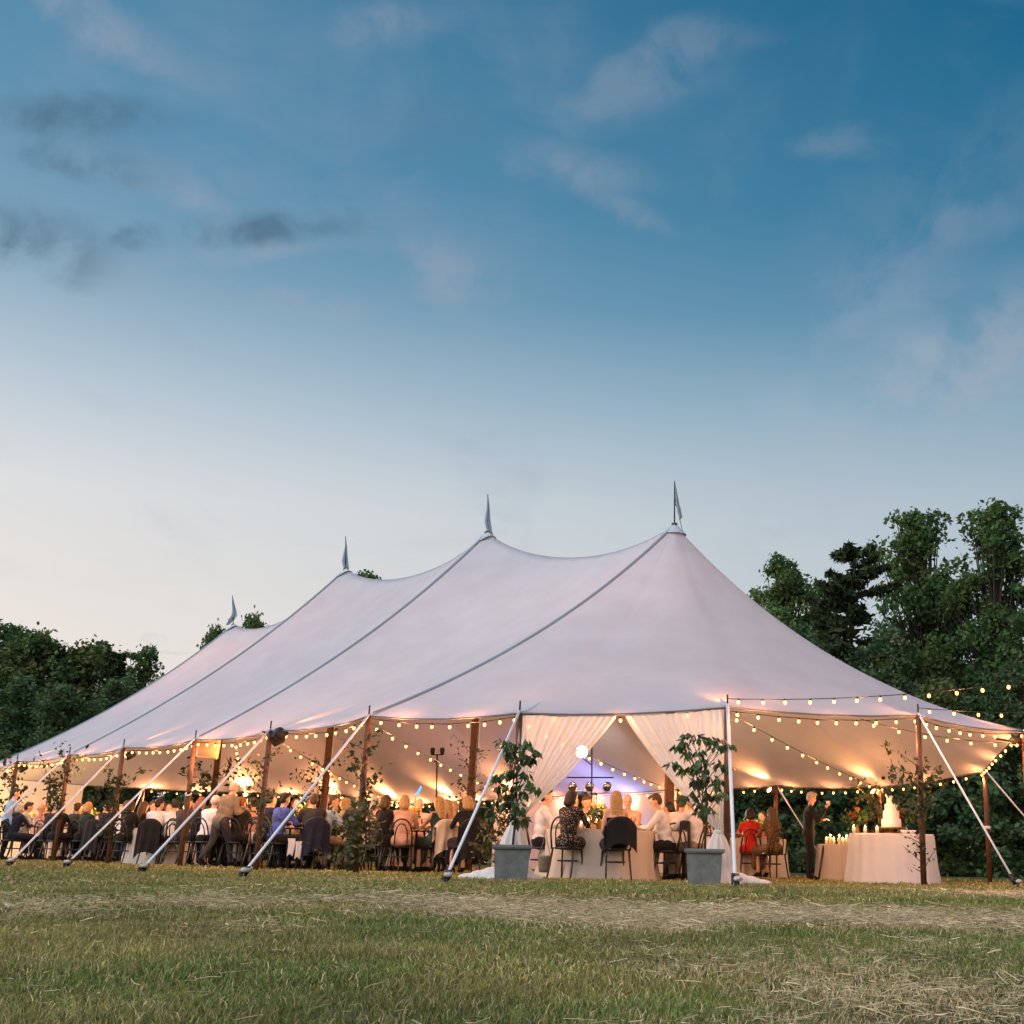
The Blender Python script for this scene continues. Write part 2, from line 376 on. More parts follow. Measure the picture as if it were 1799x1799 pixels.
for i, pk in enumerate(PEAK):            # reinforced cap round each mast
    mb = MB(); n = 28
    L = []
    for rr in (0.03, .07, .12, .18, .24):
        L.append([])
        for j in range(n+1):
            a = 2*math.pi*j/n; d = Vector((math.cos(a), math.sin(a)))
            al = d.dot(TU); ac = d.dot(TN)
            dz_r = (ridge(i+.06)-PEAK[i]).z/(.06*TP) if al > 0 and i < 3 else ((ridge(i-.06)-PEAK[i]).z/(.06*TP) if al <= 0 and i > 0 else None)
            sl_side = (canopy(2*i, .06)-PEAK[i]); sl_s = sl_side.z/Vector((sl_side.x, sl_side.y)).length
            if dz_r is None: dz_r = sl_s
            sl = dz_r*al*al+sl_s*ac*ac
            L[-1].append(Vector((pk.x+d.x*rr, pk.y+d.y*rr, pk.z+.02*(1-rr/.24)+sl*rr+.022)))
    mb.grid(L); mb.build('peak_cap', CAPM, tent)
# eave rope
mb = MB(); mb.tube([canopy(i/4, 1.0)+Vector((0,0,-.012)) for i in range(NL*4+1)], .014, 6); mb.build('eave_rope', ROPEM, tent)
# masts
for i, pk in enumerate(PEAK):
    q = Vector((pk.x, pk.y, gh(pk.x, pk.y)))
    mb = MB(); mb.tube([q+Vector((0,0,-.05)), q+Vector((0,0,1.5)), q+Vector((0,0,4)), pk+Vector((0,0,.03))], [.085,.09,.085,.06], 14); mp_ = mb.build('centre_pole', WOOD, tent)
    mb = MB(); sdir = Vector((CR.x, CR.y, 0)); side = q+sdir*.098
    mb.tube([side+Vector((0,0,.3)), side+Vector((0,0,4.6))], .012, 6); mb.build('white_edge', STRAP, mp_)  # thin white strip down one side of the mast
# side poles with iron pins
LEAN = {'S0':-.10,'S2':-.05}
POLEBASE = {}
for nm in LOOP:
    e = EAVE[nm]; base_p = Vector((e.x, e.y, gh(e.x, e.y)))
    mb = MB(); mb.tube([base_p+Vector((0,0,-.05)), base_p.lerp(e, .5), e+Vector((0,0,-.02))], [.046,.049,.044], 12); po = mb.build('side_pole', WOOD, tent)
    mb = MB(); mb.tube([e+Vector((0,0,-.02)), e+Vector((0,0,.16))], .013, 8); mb.build('pin', STEEL, po)
    POLEBASE[nm] = base_p
# guy straps and stakes
GUY = {'S3':(14,1524),'S2':(113,1527),'S1':(246,1537),'S0':(424,1546),'E1':(781,1555),'E2':(1292,1562),'E3':(1783,1543),'S4':(-84,1521),'S5':(-170,1518)}
STK_W = MB(); STK_W.tube([(0,0,-.1),(0,0,.10)], .022, 8); stm = STK_W.mesh('stake', STEEL)
for nm in LOOP:
    e = EAVE[nm]; c = TC+TU*(min(max((Vector((e.x,e.y))-TC).dot(TU), 0), 3*TP)); out = (Vector((e.x,e.y))-c).normalized()
    if nm == 'E3': q = gpt(1784, 18.7)
    elif nm == 'E4': q = Vector((e.x+out.x*2.2, e.y+out.y*2.2-.3, 0)); q.z = gh(q.x, q.y)
    elif nm in GUY: q = ground_at(*GUY[nm])
    else: q = Vector((e.x+out.x*2.0, e.y+out.y*2.0, 0)); q.z = gh(q.x, q.y)
    q = q+Vector((0,0,.05)); a = e+Vector((0,0,.02)); d = (q-a).normalized(); wd = Vector((0,0,1)).cross(d).normalized()
    mb = MB(); h = .026 if nm != 'E2' else .032
    mb.tube([a, (a+q)/2+Vector((0,0,-.006)), q], h*.72, 10, flat=.8); g = mb.build('guy_strap', STRAP, tent)
    mb = MB(); mb.tube([q+d*.10+Vector((0,0,-.14)), q-d*.02+Vector((0,0,.08))], .020, 8); mb.box(q-d*.10, (.022,.045,.075), Matrix((d.cross(wd), wd, d)).transposed()); mb.build('stake', STEEL, g)
    mb = MB(); mb.lathe([(.02,0),(.046,.010),(.052,.03),(.042,.05),(.015,.055)], 12, q+wd*.03+Vector((0,0,.035))); mb.build('rope_coil', STAKEW, g)
# pennants
FL = [[(1185,845),(1196,905),(1199,935),(1190,908),(1190,888)], [(857,868),(866,930),(869,941),(852,930),(853,905)],
      [(607,942),(613,1000),(600,990),(600,968)], [(408,1046),(414,1080),(400,1098),(398,1098),(404,1078)]]
FROWS = [[(0,0,.6),(.2,0,4),(.4,0,7),(.53,0,9),(.60,4,11),(.75,6,13),(.82,8,14.5),(.88,8.5,10.5),(.96,10,11.5),(1.14,14,15)],
         [(0,-.3,.4),(.3,-1.5,3),(.5,-4,4),(.7,-5.5,5.5),(.8,-4,7),(.92,-1,8.5),(1.0,2,10),(1.1,8,12)],
         [(0,-.3,.4),(.3,-1.5,2),(.55,-5,3),(.75,-7,4.5),(.88,-5,6),(1.0,-2,7)],
         [(0,-.3,.4),(.3,-1,3),(.55,-2,6),(.68,-4,6.5),(.8,-7,3),(.9,-10,-2),(1.0,-13,-8)]]
PENN = cloth_mat('pennant_cloth', (.40,.47,.52), .3, weave=150.)
for i, pk in enumerate(PEAK):
    top = at(*FL[i][0], pk.y); mb = MB(); mb.tube([pk+Vector((0,0,-.02)), pk.lerp(top, .6), top], [.014,.012,.008], 8); fp = mb.build('flagpole', STEEL, tent)
    L = top-pk; mb = MB(); sc = pk.y/F_PX; rws = []
    for v, xl, xr in FROWS[i]:            # limp cloth hanging down the staff in soft folds
        c = top-L*v
        rws.append([c+CR*((xl+(xr-xl)*x)*sc)+Vector((0, .05*math.sin(6*x+4*v)*min(1, v*3), 0)) for x in (0,.17,.33,.5,.67,.83,1)])
    mb.grid(rws); mb.build('pennant', PENN, fp)
# ------------------------------------------------------------------ trees
LEAF = tint_mat('tree_leaves', .65, .28); BARK = mat('bark', (.045,.035,.026), .9, .4, 12., .5, 30.)
def vnoise(rs, n=64):
    g = rs.random((n, n)).astype(np.float32)
    def f(x, y):
        xi = np.floor(x).astype(int); yi = np.floor(y).astype(int); fx = x-xi; fy = y-yi
        fx = fx*fx*(3-2*fx); fy = fy*fy*(3-2*fy); a = g[xi%n, yi%n]; b = g[(xi+1)%n, yi%n]; c = g[xi%n, (yi+1)%n]; d = g[(xi+1)%n, (yi+1)%n]
        return (a*(1-fx)+b*fx)*(1-fy)+(c*(1-fx)+d*fx)*fy
    return lambda x, y: (f(x,y)+.5*f(x*2.03+7,y*2.03+3)+.25*f(x*4.1+2,y*4.1+9))/1.75
def leaves(rs, C, size, up=.35, asp=1.7):     # diamond leaves at points C, random turn
    n = len(C); nrm = rs.normal(size=(n,3)); nrm[:,2] += up; nrm /= np.linalg.norm(nrm, axis=1)[:,None]
    a = rs.normal(size=(n,3)); a -= (a*nrm).sum(1)[:,None]*nrm; a /= np.linalg.norm(a, axis=1)[:,None]; b = np.cross(nrm, a)
    s = (size*(.65+.7*rs.random(n)))[:,None]
    V = np.empty((n,4,3)); V[:,0] = C-a*s*.5*asp; V[:,1] = C+b*s*.5+nrm*s*.1; V[:,2] = C+a*s*.5*asp-nrm*s*.12; V[:,3] = C-b*s*.5+nrm*s*.1
    return V.reshape(-1,3), np.arange(n*4).reshape(-1,4)
def broadleaf(seed, h, rad, nclump, per, leaf, tone, airy=1.0, low=.18):
    rs = np.random.default_rng(seed); trunk = MB(); pts = []
    x = y = 0
    for k in range(9):
        z = h*.92*k/8; pts.append((x, y, z)); x += rs.normal()*.018*h*.6; y += rs.normal()*.018*h*.6
    trunk.tube(pts, [max(.012*h*(1-k/8.6), .02) for k in range(9)], 9)
    cl = []; 
    for i in range(nclump):
        a0_ = rs.random()*6.28
        zf = low+(1-low)*rs.random()**.85; env = math.sin(math.pi*min(1, (zf-low+.06)/(1.0-low+.12))**.8)**.75
        r = rad*env*(.15+.85*rs.random()**.6)*(.75+.4*math.sin(3*a0_+7*zf)); a = a0_
        c = np.array([r*math.cos(a), r*math.sin(a), zf*h]); cr = rad*(.13+.15*rs.random())*(.75+.4*(1-zf))
        cl.append((c, cr))
        k = min(8, int(zf*.72*8)); p0 = Vector(pts[k]); p2 = Vector(c); pm = p0.lerp(p2, .5)+Vector((0,0,.04*h*rs.random()-.02*h))
        trunk.tube([p0, pm, p2], [.0042*h*(1-.4*zf), .0026*h, .0010*h], 5, caps=False)
    C = []; T = []
    for c, cr in cl:
        n = int(per*(cr/(rad*.25))**2*airy); d = rs.normal(size=(n,3)); d /= np.linalg.norm(d, axis=1)[:,None]
        q = d*(cr*rs.random(n)**.45*(1+.5*np.abs(rs.normal(size=n))*(rs.random(n)<.25)))[:,None]; q[:,2] *= .78; C.append(c+q)
        tn = np.array(tone)*(.72+.55*rs.random())*np.array([1+.25*rs.normal()*.5, 1, 1+.2*rs.normal()*.4]); T.append(np.tile(tn, (n,1))*(.8+.4*rs.random((n,1))))
    # a skin of sprays so the outline frays
    C = np.concatenate(C); T = np.concatenate(T)
    V, Fq = leaves(rs, C, np.full(len(C), leaf)); col = np.repeat(np.c_[np.clip(T,0.004,1), np.ones(len(T))], 4, axis=0)
    return trunk.mesh('trunk', BARK), np_mesh('crown', V, Fq, LEAF, False, col)
def pine(seed, h, rad, tone):
    rs = np.random.default_rng(seed); trunk = MB()
    trunk.tube([(0,0,0),(.02*h,0,h*.4),(.01*h,.01*h,h*.75),(0,0,h)], [.013*h,.010*h,.006*h,.002*h], 9); C = []; T = []
    for k in range(84):
        zf = .14+.86*k/84+.02*rs.normal(); zf = min(zf, .985); L = rad*(1.05-zf)**.6*(.45+.75*rs.random())+.3; a = rs.random()*2*math.pi
        d = np.array([math.cos(a), math.sin(a), 0]); p0 = np.array([0,0,zf*h]); n = int(210*L/rad)+30; s = rs.random(n)**.6
        q = p0+d*(s*L)[:,None]; q[:,2] += (.16*s*s-.02)*L*(1.5 if zf > .7 else .6); wv = .26*(1.15-s)*(.5+.5*rs.random())
        q += rs.normal(size=(n,3))*np.c_[wv, wv, wv*.45]; C.append(q); T.append(np.tile(np.array(tone)*(.6+.6*rs.random()), (n,1)))
        e = p0+d*L; trunk.tube([p0, p0*.5+e*.5, e+np.array([0,0,.14*L])], [.0035*h,.002*h,.0008*h], 5, caps=False)
    C = np.concatenate(C); T = np.concatenate(T); V, Fq = leaves(rs, C, np.full(len(C), .17), .5, 2.6)
    return trunk.mesh('trunk', BARK), np_mesh('crown', V, Fq, LEAF, False, np.repeat(np.c_[T, np.ones(len(T))], 4, axis=0))
GR, GD, GO = (.100,.170,.056), (.100,.158,.064), (.135,.185,.066)
PINE_TONE = (.050,.072,.032)
PROTO = {'a':broadleaf(1, 14, 3.0, 190, 170, .135, GR, 1.0), 'b':broadleaf(2, 15, 3.3, 210, 160, .14, GR, 1.0, .14), 'c':broadleaf(3, 12, 3.2, 150, 175, .145, GD, 1.1, .06),
         'd':broadleaf(4, 10, 3.0, 140, 165, .14, GO, 1.0, .05), 'e':broadleaf(5, 13, 2.5, 130, 150, .135, GR, .9, .2), 'p':pine(6, 13, 3.4, PINE_TONE), 's':broadleaf(8, 4.0, 2.3, 60, 230, .14, GD, 1.2, .0)}
HGT = {'a':14,'b':15,'c':12,'d':10,'e':13,'p':13,'s':4}
def tree(kind, px, py, Y, sc_w, label, name='broadleaf_tree', grp=None, rz=None, cat='tree'):
    top = at(px, py, Y); g = gh(top.x, Y); s = (top.z-g)/HGT[kind]*1.0
    o = thing(name, label, cat, (top.x, Y, g-.05), rz if rz is not None else random.random()*6.28, grp)
    for nm, me in zip(('trunk','crown'), PROTO[kind]):
        c = link(nm, me, o); c.scale = (s*sc_w, s*sc_w, s)
    return o
TRG, TLG, TBG = 'trees standing right of the tent', 'trees of the left treeline', 'low dark woodland shrubs behind the tent'
for a in [('a',1378,962,50,.95,'rounded green tree nearest the right slope of the tent roof'),
          ('b',1608,888,52,1.0,'tall airy tree with sky gaps, second tallest right of the tent'),
          ('b',1748,876,50,1.06,'tallest airy tree near the right edge of the photo'),
          ('e',1842,935,49,1.1,'green tree cut by the right edge of the photo'),
          ('e',1440,1005,60,1.0,'smaller pale green tree behind the pine right of the tent'),
          ('c',1405,1075,44,1.0,'dark bushy tree low behind the right roof slope'),
          ('c',1555,1085,46,1.05,'dark dense tree below the tall airy tree'),
          ('a',1672,1010,56,.95,'green tree between the two tall airy trees'),
          ('d',1655,1180,43,1.1,'low olive bushy tree behind the lit light strings'),
          ('c',1790,1140,42,1.0,'dark dense tree at the right edge above the tent corner')]:
    tree(a[0], a[1], a[2]+20, a[3], a[4], a[5], grp=TRG)
tree('p', 1500, 962, 47, 1.05, 'dark pine with wispy upswept top branches right of the tent', 'pine_tree', TRG, 2.2)
for a in [('a',-35,1085,62,1.2,'tree cut by the left edge of the photo'),
          ('a',14,1098,64,1.05,'tallest leafy tree at the left edge'),
          ('d',68,1118,62,1.15,'leafy tree second from the left edge of the treeline'),
          ('e',118,1150,66,1.3,'small pale topped tree in the gap of the left treeline'),
          ('d',170,1137,63,1.2,'rounded tree in the middle of the left treeline'),
          ('c',36,1190,54,1.2,'dark dense tree low at the left edge'),
          ('c',120,1205,52,1.25,'dark dense bushy tree in front of the left treeline'),
          ('c',205,1195,55,1.15,'dark dense tree just left of the tent roof slope')]:
    tree(a[0], a[1], a[2], a[3], a[4], a[5], grp=TLG)
tree('p', 215, 1143, 62, .8, 'thin half bare pine in the left treeline', 'pine_tree', TLG, 1.0)
tree('e', 257, 1138, 60, 1.05, 'pointed tree beside the left roof slope', grp=TLG)
tree('d', 447, 1090, 72, .55, 'tree crown showing behind the leftmost tent peak', grp='trees behind the tent')
tree('d', 380, 1110, 70, .5, 'tree crown just left of the leftmost pennant', grp='trees behind the tent')
tree('e', 648, 1010, 78, 1.0, 'tree tip showing over the saddle right of the third peak', grp='trees behind the tent')
SHP = ['far left behind the dinner tables','left of the bright warm uplight','behind the bright warm uplight','left of the vine wrapped pole in the middle','behind the light stand','right of the light stand',
       'behind the left curtain','behind the blue lit wall','behind the right curtain','right of the right curtain','behind the standing man in black','left of the wedding cake','behind the wedding cake','right of the cake table','right of the right rear pole','at the right edge of the photo','under the left treeline']
for i, px in enumerate([120,235,350,470,590,700,820,950,1120,1270,1375,1470,1560,1650,1730,1830,20]):
    tree('s', px, 1338+12*(i%3)+(0 if px > 1300 else -10), (58-(i%4)*1.5) if px < 1200 else 45-(i%3)*2, 1.25, 'low dark leafy shrub '+SHP[i], 'woodland_shrub', TBG, cat='shrub')
    if i % 2 == 0: pass
# ------------------------------------------------------------------ lawn: blades and loose straw
GRS = tint_mat('grass_blades', .6, .25, .25)
rg = np.random.default_rng(21); vn = vnoise(np.random.default_rng(5)); vn2 = vnoise(np.random.default_rng(6)); vn3 = vnoise(np.random.default_rng(9))
def strawmask(x, y):
    m_ = 1.25*(vn(x*.55+3, y*.38+1)-.52)
    for (cx_, cy_, rx, ry, am) in STRAW_SPOTS: m_ = m_+am*np.exp(-((x-cx_)/rx)**2-((y-cy_)/ry)**2)
    m_ = m_+.55*(vn2(x*1.9+5, y*1.5+2)-.5)+.35*(vn3(x*4.3, y*3.7)-.5)
    return np.clip(m_*2.2-.10, 0, 1)
STRAW_SPOTS = []
for px, py, rx, ry, am in [(900,1600,3.2,2.0,.55),(1150,1600,2.2,1.6,.38),(700,1570,1.6,1.6,.4),(1300,1680,.7,.5,.22),(1600,1680,1.0,.6,.16),(1700,1770,.7,.5,.6),(1750,1600,1.2,1.0,.12),(250,1625,1.2,1.0,.15),(1450,1590,2.0,.9,-.5),(300,1580,3.0,1.8,-.25),(500,1730,1.2,.7,-.25),(1300,1760,.5,.4,-.3),(1250,1680,.7,.35,-.25)]:
    q = ground_at(px, py); STRAW_SPOTS.append((q.x, q.y, rx, ry, am))
def scatter(d0, d1, dens):
    w0 = lambda d: (-.66*d-.8, .40*d+.8); n = 0; X = []; Y_ = []
    bands = np.linspace(d0, d1, 9)
    for a, b in zip(bands[:-1], bands[1:]):
        l, r = w0(b); k = int((r-l)*(b-a)*dens(0.5*(a+b))); X.append(l+(r-l)*rg.random(k)); Y_.append(a+(b-a)*rg.random(k))
    return np.concatenate(X), np.concatenate(Y_)
def blades(x, y, hgt, wid, dry):
    n = len(x); z = gh_np(x, y); az = rg.random(n)*2*np.pi; ln = (.25+1.1*rg.random(n)**1.1)*hgt; d = np.c_[np.cos(az), np.sin(az), np.zeros(n)]
    fa = rg.random(n)*np.pi; s = np.c_[np.cos(fa), np.sin(fa), np.zeros(n)]; B = np.c_[x, y, z-.004]; wv = (wid*(.7+.6*rg.random(n)))[:,None]
    h = hgt[:,None]*np.array([[0,0,1.]]); L = ln[:,None]
    V = np.empty((n,5,3)); V[:,0] = B-s*wv; V[:,1] = B+s*wv; mid = B+h*.58+d*L*.32; V[:,2] = mid+s*wv*.8; V[:,3] = mid-s*wv*.8; V[:,4] = B+h*(1-.25*(ln/hgt)[:,None])+d*L
    o = np.arange(n)[:,None]*5; Fq = np.concatenate([o+[[0,1,2]], o+[[0,2,3]], o+[[3,2,4]]], 1).reshape(-1,3)
    r = rg.random(n); isd = r < dry
    hm = np.clip((vn(x*.9+20, y*.9+8)-.5)*3.2+.5, 0, 1)[:,None]
    g = (np.array([[.205,.255,.058]])*hm+np.array([[.325,.295,.085]])*(1-hm))*(.55+.85*rg.random((n,1)))*np.c_[1+.35*(rg.random(n)-.4), np.ones(n), .8+.5*rg.random(n)]
    st = np.array([[.82,.59,.32]])*(.45+.75*rg.random((n,1)))
    c = np.where(isd[:,None], st, g); lum = .75+.5*vn2(x*1.7, y*1.7)[:,None]; c = c*lum
    return V.reshape(-1,3), Fq, np.repeat(np.c_[c, np.ones(n)], 5, axis=0)
VS = []; FS = []; CS = []; off = 0
for d0, d1, den, h0, w0 in [(1.6,3.2,lambda d: 12500,.022,.0012),(3.2,6,lambda d: 32000/d,.026,.0016),(6,11,lambda d: 22000/d,.034,.0029),(11,19,lambda d: 12000/d,.050,.0062),(19,31,lambda d: 3600/d,.050,.012)]:
    x, y = scatter(d0, d1, den); sm = strawmask(x, y); tuft = .55+.9*vn3(x*2.3, y*2.3)
    keep = rg.random(len(x)) > sm*.35; x, y, sm, tuft = x[keep], y[keep], sm[keep], tuft[keep]
    V, Fq, c = blades(x, y, h0*tuft*(.6+.8*rg.random(len(x)))*(1-.35*sm), np.full(len(x), w0), .13+.70*sm)
    VS.append(V); FS.append(Fq+off); CS.append(c); off += len(V)
lawn = link('lawn_grass', np_mesh('lawn_grass', np.concatenate(VS), np.concatenate(FS), GRS, False, np.concatenate(CS), 3))
tag(lawn, 'short patchy green and dry grass covering the lawn', 'grass', kind='stuff')
VS = []; FS = []; CS = []; off = 0
for d0, d1, den, l0, w0 in [(1.7,4.5,lambda d: 2600,.042,.0008),(4.5,9,lambda d: 1500,.058,.0014),(9,17,lambda d: 620,.085,.0028)]:
    x, y = scatter(d0, d1, den); sm = strawmask(x, y); keep = rg.random(len(x)) < .02+.95*sm**1.4; x, y, sm = x[keep], y[keep], sm[keep]; n = len(x)
    az = rg.random(n)*2*np.pi; d = np.c_[np.cos(az), np.sin(az), rg.normal(size=n)*.16]; s = np.c_[-np.sin(az), np.cos(az), rg.normal(size=n)*.5]; ln = (l0*(.4+1.1*rg.random(n)))[:,None]*.5
    C = np.c_[x, y, gh_np(x, y)+.012+.035*rg.random(n)]; wv = (w0*(.6+.7*rg.random(n)))[:,None]; bow = (rg.normal(size=(n,3))*np.array([[1,1,.4]]))*ln*.22
    V = np.empty((n,6,3)); V[:,0] = C-d*ln-s*wv; V[:,1] = C-d*ln+s*wv; V[:,2] = C+bow+s*wv; V[:,3] = C+bow-s*wv; V[:,4] = C+d*ln+s*wv*.6; V[:,5] = C+d*ln-s*wv*.6
    o = np.arange(n)[:,None]*6; Fq = np.concatenate([o+[[0,1,2,3]], o+[[3,2,4,5]]], 1).reshape(-1,4)
    c = np.array([[.88,.66,.38]])*(.55+.65*rg.random((n,1)))
    VS.append(V.reshape(-1,3)); FS.append(Fq+off); CS.append(np.repeat(np.c_[c, np.ones(n)], 6, axis=0)); off += n*6
st = link('loose_straw', np_mesh('loose_straw', np.concatenate(VS), np.concatenate(FS), GRS, False, np.concatenate(CS), 4))
tag(st, 'loose pale cut straw lying in patches on the lawn', 'straw', kind='stuff')
# ------------------------------------------------------------------ lamps and string lights
BULB = emis('bulb_glow', (1.0,.37,.09), 10.); SOCK = mat('lamp_socket', (.015,.015,.016), .5, .2)
WIRE = mat('black_cable', (.02,.02,.02), .6, .2); BLK = mat('black_plastic', (.018,.018,.020), .5, .25, 8.)
b_ = MB(); b_.lathe([(.003,-.060),(.013,-.056),(.020,-.043),(.021,-.035),(.018,-.022),(.014,-.012)], 10); BULB_ME = b_.mesh('bulb', BULB)
b_ = MB(); b_.lathe([(.015,-.016),(.015,.010),(.010,.020),(.005,.022)], 8); SOCK_ME = b_.mesh('socket', SOCK)
def strand(name, label, pts, gap, sag=0., grp=None, sockets=True, watt=1.0):
    P = []
    for a, b in zip(pts[:-1], pts[1:]):
        n = max(2, int((b-a).length/.25))
        for k in range(n): f = k/n; P.append(a.lerp(b, f)+Vector((0,0,-sag*4*f*(1-f))))
    P.append(pts[-1]); o = thing(name, label, 'string lights', P[0], 0, grp); Q = [p-P[0] for p in P]
    MB().tube(Q, .006, 5).build('cable', WIRE, o)
    acc = gap*.5; nb = 0
    LBULB = bpy.data.lights.new('bulb_light', 'POINT'); LBULB.energy = 36*watt; LBULB.color = (1.0,.37,.13); LBULB.shadow_soft_size = .04
    for a, b in zip(Q[:-1], Q[1:]):
        L = (b-a).length
        while acc < L:
            p = a.lerp(b, acc/L); p.z -= .012
            s = link('bulb', BULB_ME, o, p); s.rotation_euler = (random.uniform(-.2,.2), random.uniform(-.2,.2), 0)
            if sockets: link('socket', SOCK_ME, s)
            nb += 1
            if nb % 4 == 2:               # every fourth bulb carries the lamp that lights its stretch
                lo = bpy.data.objects.new('bulb_light', LBULB); COL.objects.link(lo); lo.parent = o; lo.location = p+Vector((0,0,-.10))
            acc += gap*random.uniform(.9,1.1)
        acc -= L
    return o
def eave_pts(names, drop=.05):
    out = []
    for a, b in zip(names[:-1], names[1:]):
        i = LOOP.index(a); j = LOOP.index(b); d = 1 if (j-i)%NL == 1 else -1
        for k in range(4):
            p = canopy((i+d*k/4)%NL, 1.0); c = TC+TU*(min(max((Vector((p.x,p.y))-TC).dot(TU), 0), 3*TP)); inw = (c-Vector((p.x,p.y))).normalized()
            out.append(p+Vector((inw.x*.06, inw.y*.06, -drop-.03*math.sin(k*math.pi/4))))
    p = canopy(LOOP.index(names[-1]), 1.0); out.append(p+Vector((0,0,-drop))); return out
SG = 'string lights along the tent eave'
strand('string_lights', 'warm bulbs strung along the long near eave of the tent', eave_pts(['S6','S5','S4','S3','S2','S1','S0']), .33, grp=SG, watt=1.3)
strand('string_lights', 'warm bulbs along the eave left of the curtained entrance', eave_pts(['S0','E1']), .33, grp=SG, watt=1.3)
strand('string_lights', 'sparse warm bulbs across the top of the curtained entrance', eave_pts(['E1','E2'], .02), .95, grp=SG, watt=.35)
strand('string_lights', 'warm bulbs along the eave right of the curtained entrance', eave_pts(['E2','E3','E4']), .36, grp=SG, watt=.6)
strand('string_lights', 'warm bulbs along the rear right eave above the cake', eave_pts(['E4','E5','B0','B1']), .36, grp=SG, watt=.55)
strand('string_lights', 'warm bulbs along the far eave above the white side walls', eave_pts(['B1','B2','B3','B4']), .38, grp=SG, watt=.45)
strand('string_lights', 'warm bulbs along the far eave behind the dinner tables', eave_pts(['B4','B5','B6','F5','F4','F3']), .38, grp=SG, watt=2.3)
IG = 'string lights crossing under the tent roof'
def head(nm, dz=-.08): return EAVE[nm]+Vector((0,0,dz))
mid23 = canopy(LOOP.index('E3')+.3, 1.0)+Vector((0,0,-.06))
strand('string_lights', 'bulbs crossing the tent from the vine wrapped middle pole to the rear eave', [head('S0'), head('B4',-.05)], 1.1, .12, IG)
strand('string_lights', 'bulbs crossing the tent behind the pole with the black lamp', [head('S1'), head('B6',-.05)], 1.15, .12, IG)
strand('string_lights', 'bulbs running steeply down to the brightest warm uplight', [canopy(1.5,1.)+Vector((0,0,-.06)), head('F4',-.05)], 1.25, .1, IG)
strand('string_lights', 'bulbs crossing behind the open curtains to the blue lit wall', [head('E1'), head('B2',-.05)], 1.05, .12, IG)
strand('string_lights', 'bulbs crossing from the right curtain pole to above the cake', [head('E2'), head('B0',-.05)], .92, .06, IG)
strand('string_lights', 'bulbs crossing from mid eave to the right tent corner', [mid23, head('E4',-.2)], .62, .10, IG)
strand('string_lights', 'outdoor bulbs rising from the right curtain pole towards the trees', [EAVE['E2']+Vector((0,0,.10)), at(2350,1085,14.2)], .36, .28)
strand('string_lights', 'outdoor bulbs running level from the right front pole', [EAVE['E3']+Vector((0,0,.10)), at(2250,1215,16.5)], .40, .16)
# up-lights clamped to poles: small black cans, real spot lamps in them
CAN = MB(); CAN.lathe([(.055,-.10),(.075,-.09),(.08,.06),(.07,.09)], 14, caps=False); CAN.lathe([(.001,-.10),(.055,-.10)], 14, caps=False)
CAN_ME = CAN.mesh('housing', BLK); LENS = MB(); LENS.lathe([(.001,.055),(.066,.055)], 14, caps=False); 
def uplight(label, p, target, watt, col, size=58, glow=40., blend=.9, grp='up-lights inside the tent', r=.05, me=True):
    o = thing('uplight', label, 'lamp', p, 0, grp); d = (Vector(target)-Vector(p)).normalized()
    rot = d.to_track_quat('Z','Y').to_euler()
    h = link('housing', CAN_ME, o); h.rotation_euler = rot
    l = link('lens', LENS.mesh('lens', emis('lens_%d_%d_%d_%d' % (col[0]*99, col[1]*99, col[2]*99, glow), col, glow)), o); l.rotation_euler = rot
    L = bpy.data.lights.new('beam', 'SPOT'); L.energy = watt; L.color = col; L.spot_size = R_(size); L.spot_blend = blend; L.shadow_soft_size = r
    lo = bpy.data.objects.new('beam', L); COL.objects.link(lo); lo.parent = o; lo.location = d*.10; lo.rotation_euler = (-d).to_track_quat('Z','Y').to_euler()
    return o
AMB, PNK = (1.0,.37,.12), (1.0,.44,.36)
def inw(nm, k, z):                        # a point k metres inside a pole at height z
    e = EAVE[nm]; c = TC+TU*(min(max((Vector((e.x,e.y))-TC).dot(TU), 0), 3*TP)); d = (c-Vector((e.x,e.y))).normalized()
    return Vector((e.x+d.x*k, e.y+d.y*k, gh(e.x, e.y)+z))
for nm, lab, wt in [('S1','amber uplight on the near pole with the black lamp',120),('E2','amber uplight at the head of the right curtain pole',70),('B1','amber uplight on the rear pole left of the standing man',85),
                    ('B4','amber uplight at the far eave behind the light stand',170),('F4','brightest amber uplight at the far left rear pole',230),('E4','amber uplight at the right tent corner',50),
                    ('S3','amber uplight on a near pole at the left',90),('B0','amber uplight on the rear pole behind the cake',45),('B6','amber uplight at the far eave left of the light stand',240),('S5','amber uplight on the leftmost near pole',90),('B5','added amber fill uplight at the far eave beside the light stand',200),('F5','added amber fill uplight at the far eave left of the vine wrapped mast',220)]:  # the last two are fill lamps added to brighten the roof underside at left
    p = inw(nm, .16, (EAVE[nm].z-gh(EAVE[nm].x, EAVE[nm].y))-.22); i = LOOP.index(nm); tg = canopy(i, .40)-Vector((0,0,.12))
    uplight(lab, p+Vector((0,0,.06)), tg, wt*5.0, AMB, 84 if nm[0] in 'BF' else 62, 60.)
for i, pk in enumerate(PEAK):
    q = Vector((pk.x, pk.y, gh(pk.x, pk.y)+3.9))
    for sgn, sd_ in ((1,'near'),(-1,'far')):
        off = Vector((TN.x*sgn*.22, TN.y*sgn*.22, 0))
        uplight('pink uplight on the %s side of the %s centre pole' % (sd_, ('first','second','third','fourth')[i]), q+off, q+off+Vector((TN.x*sgn*1.0, TN.y*sgn*1.0, .9)), 75, PNK, 165, 14., 1.0)
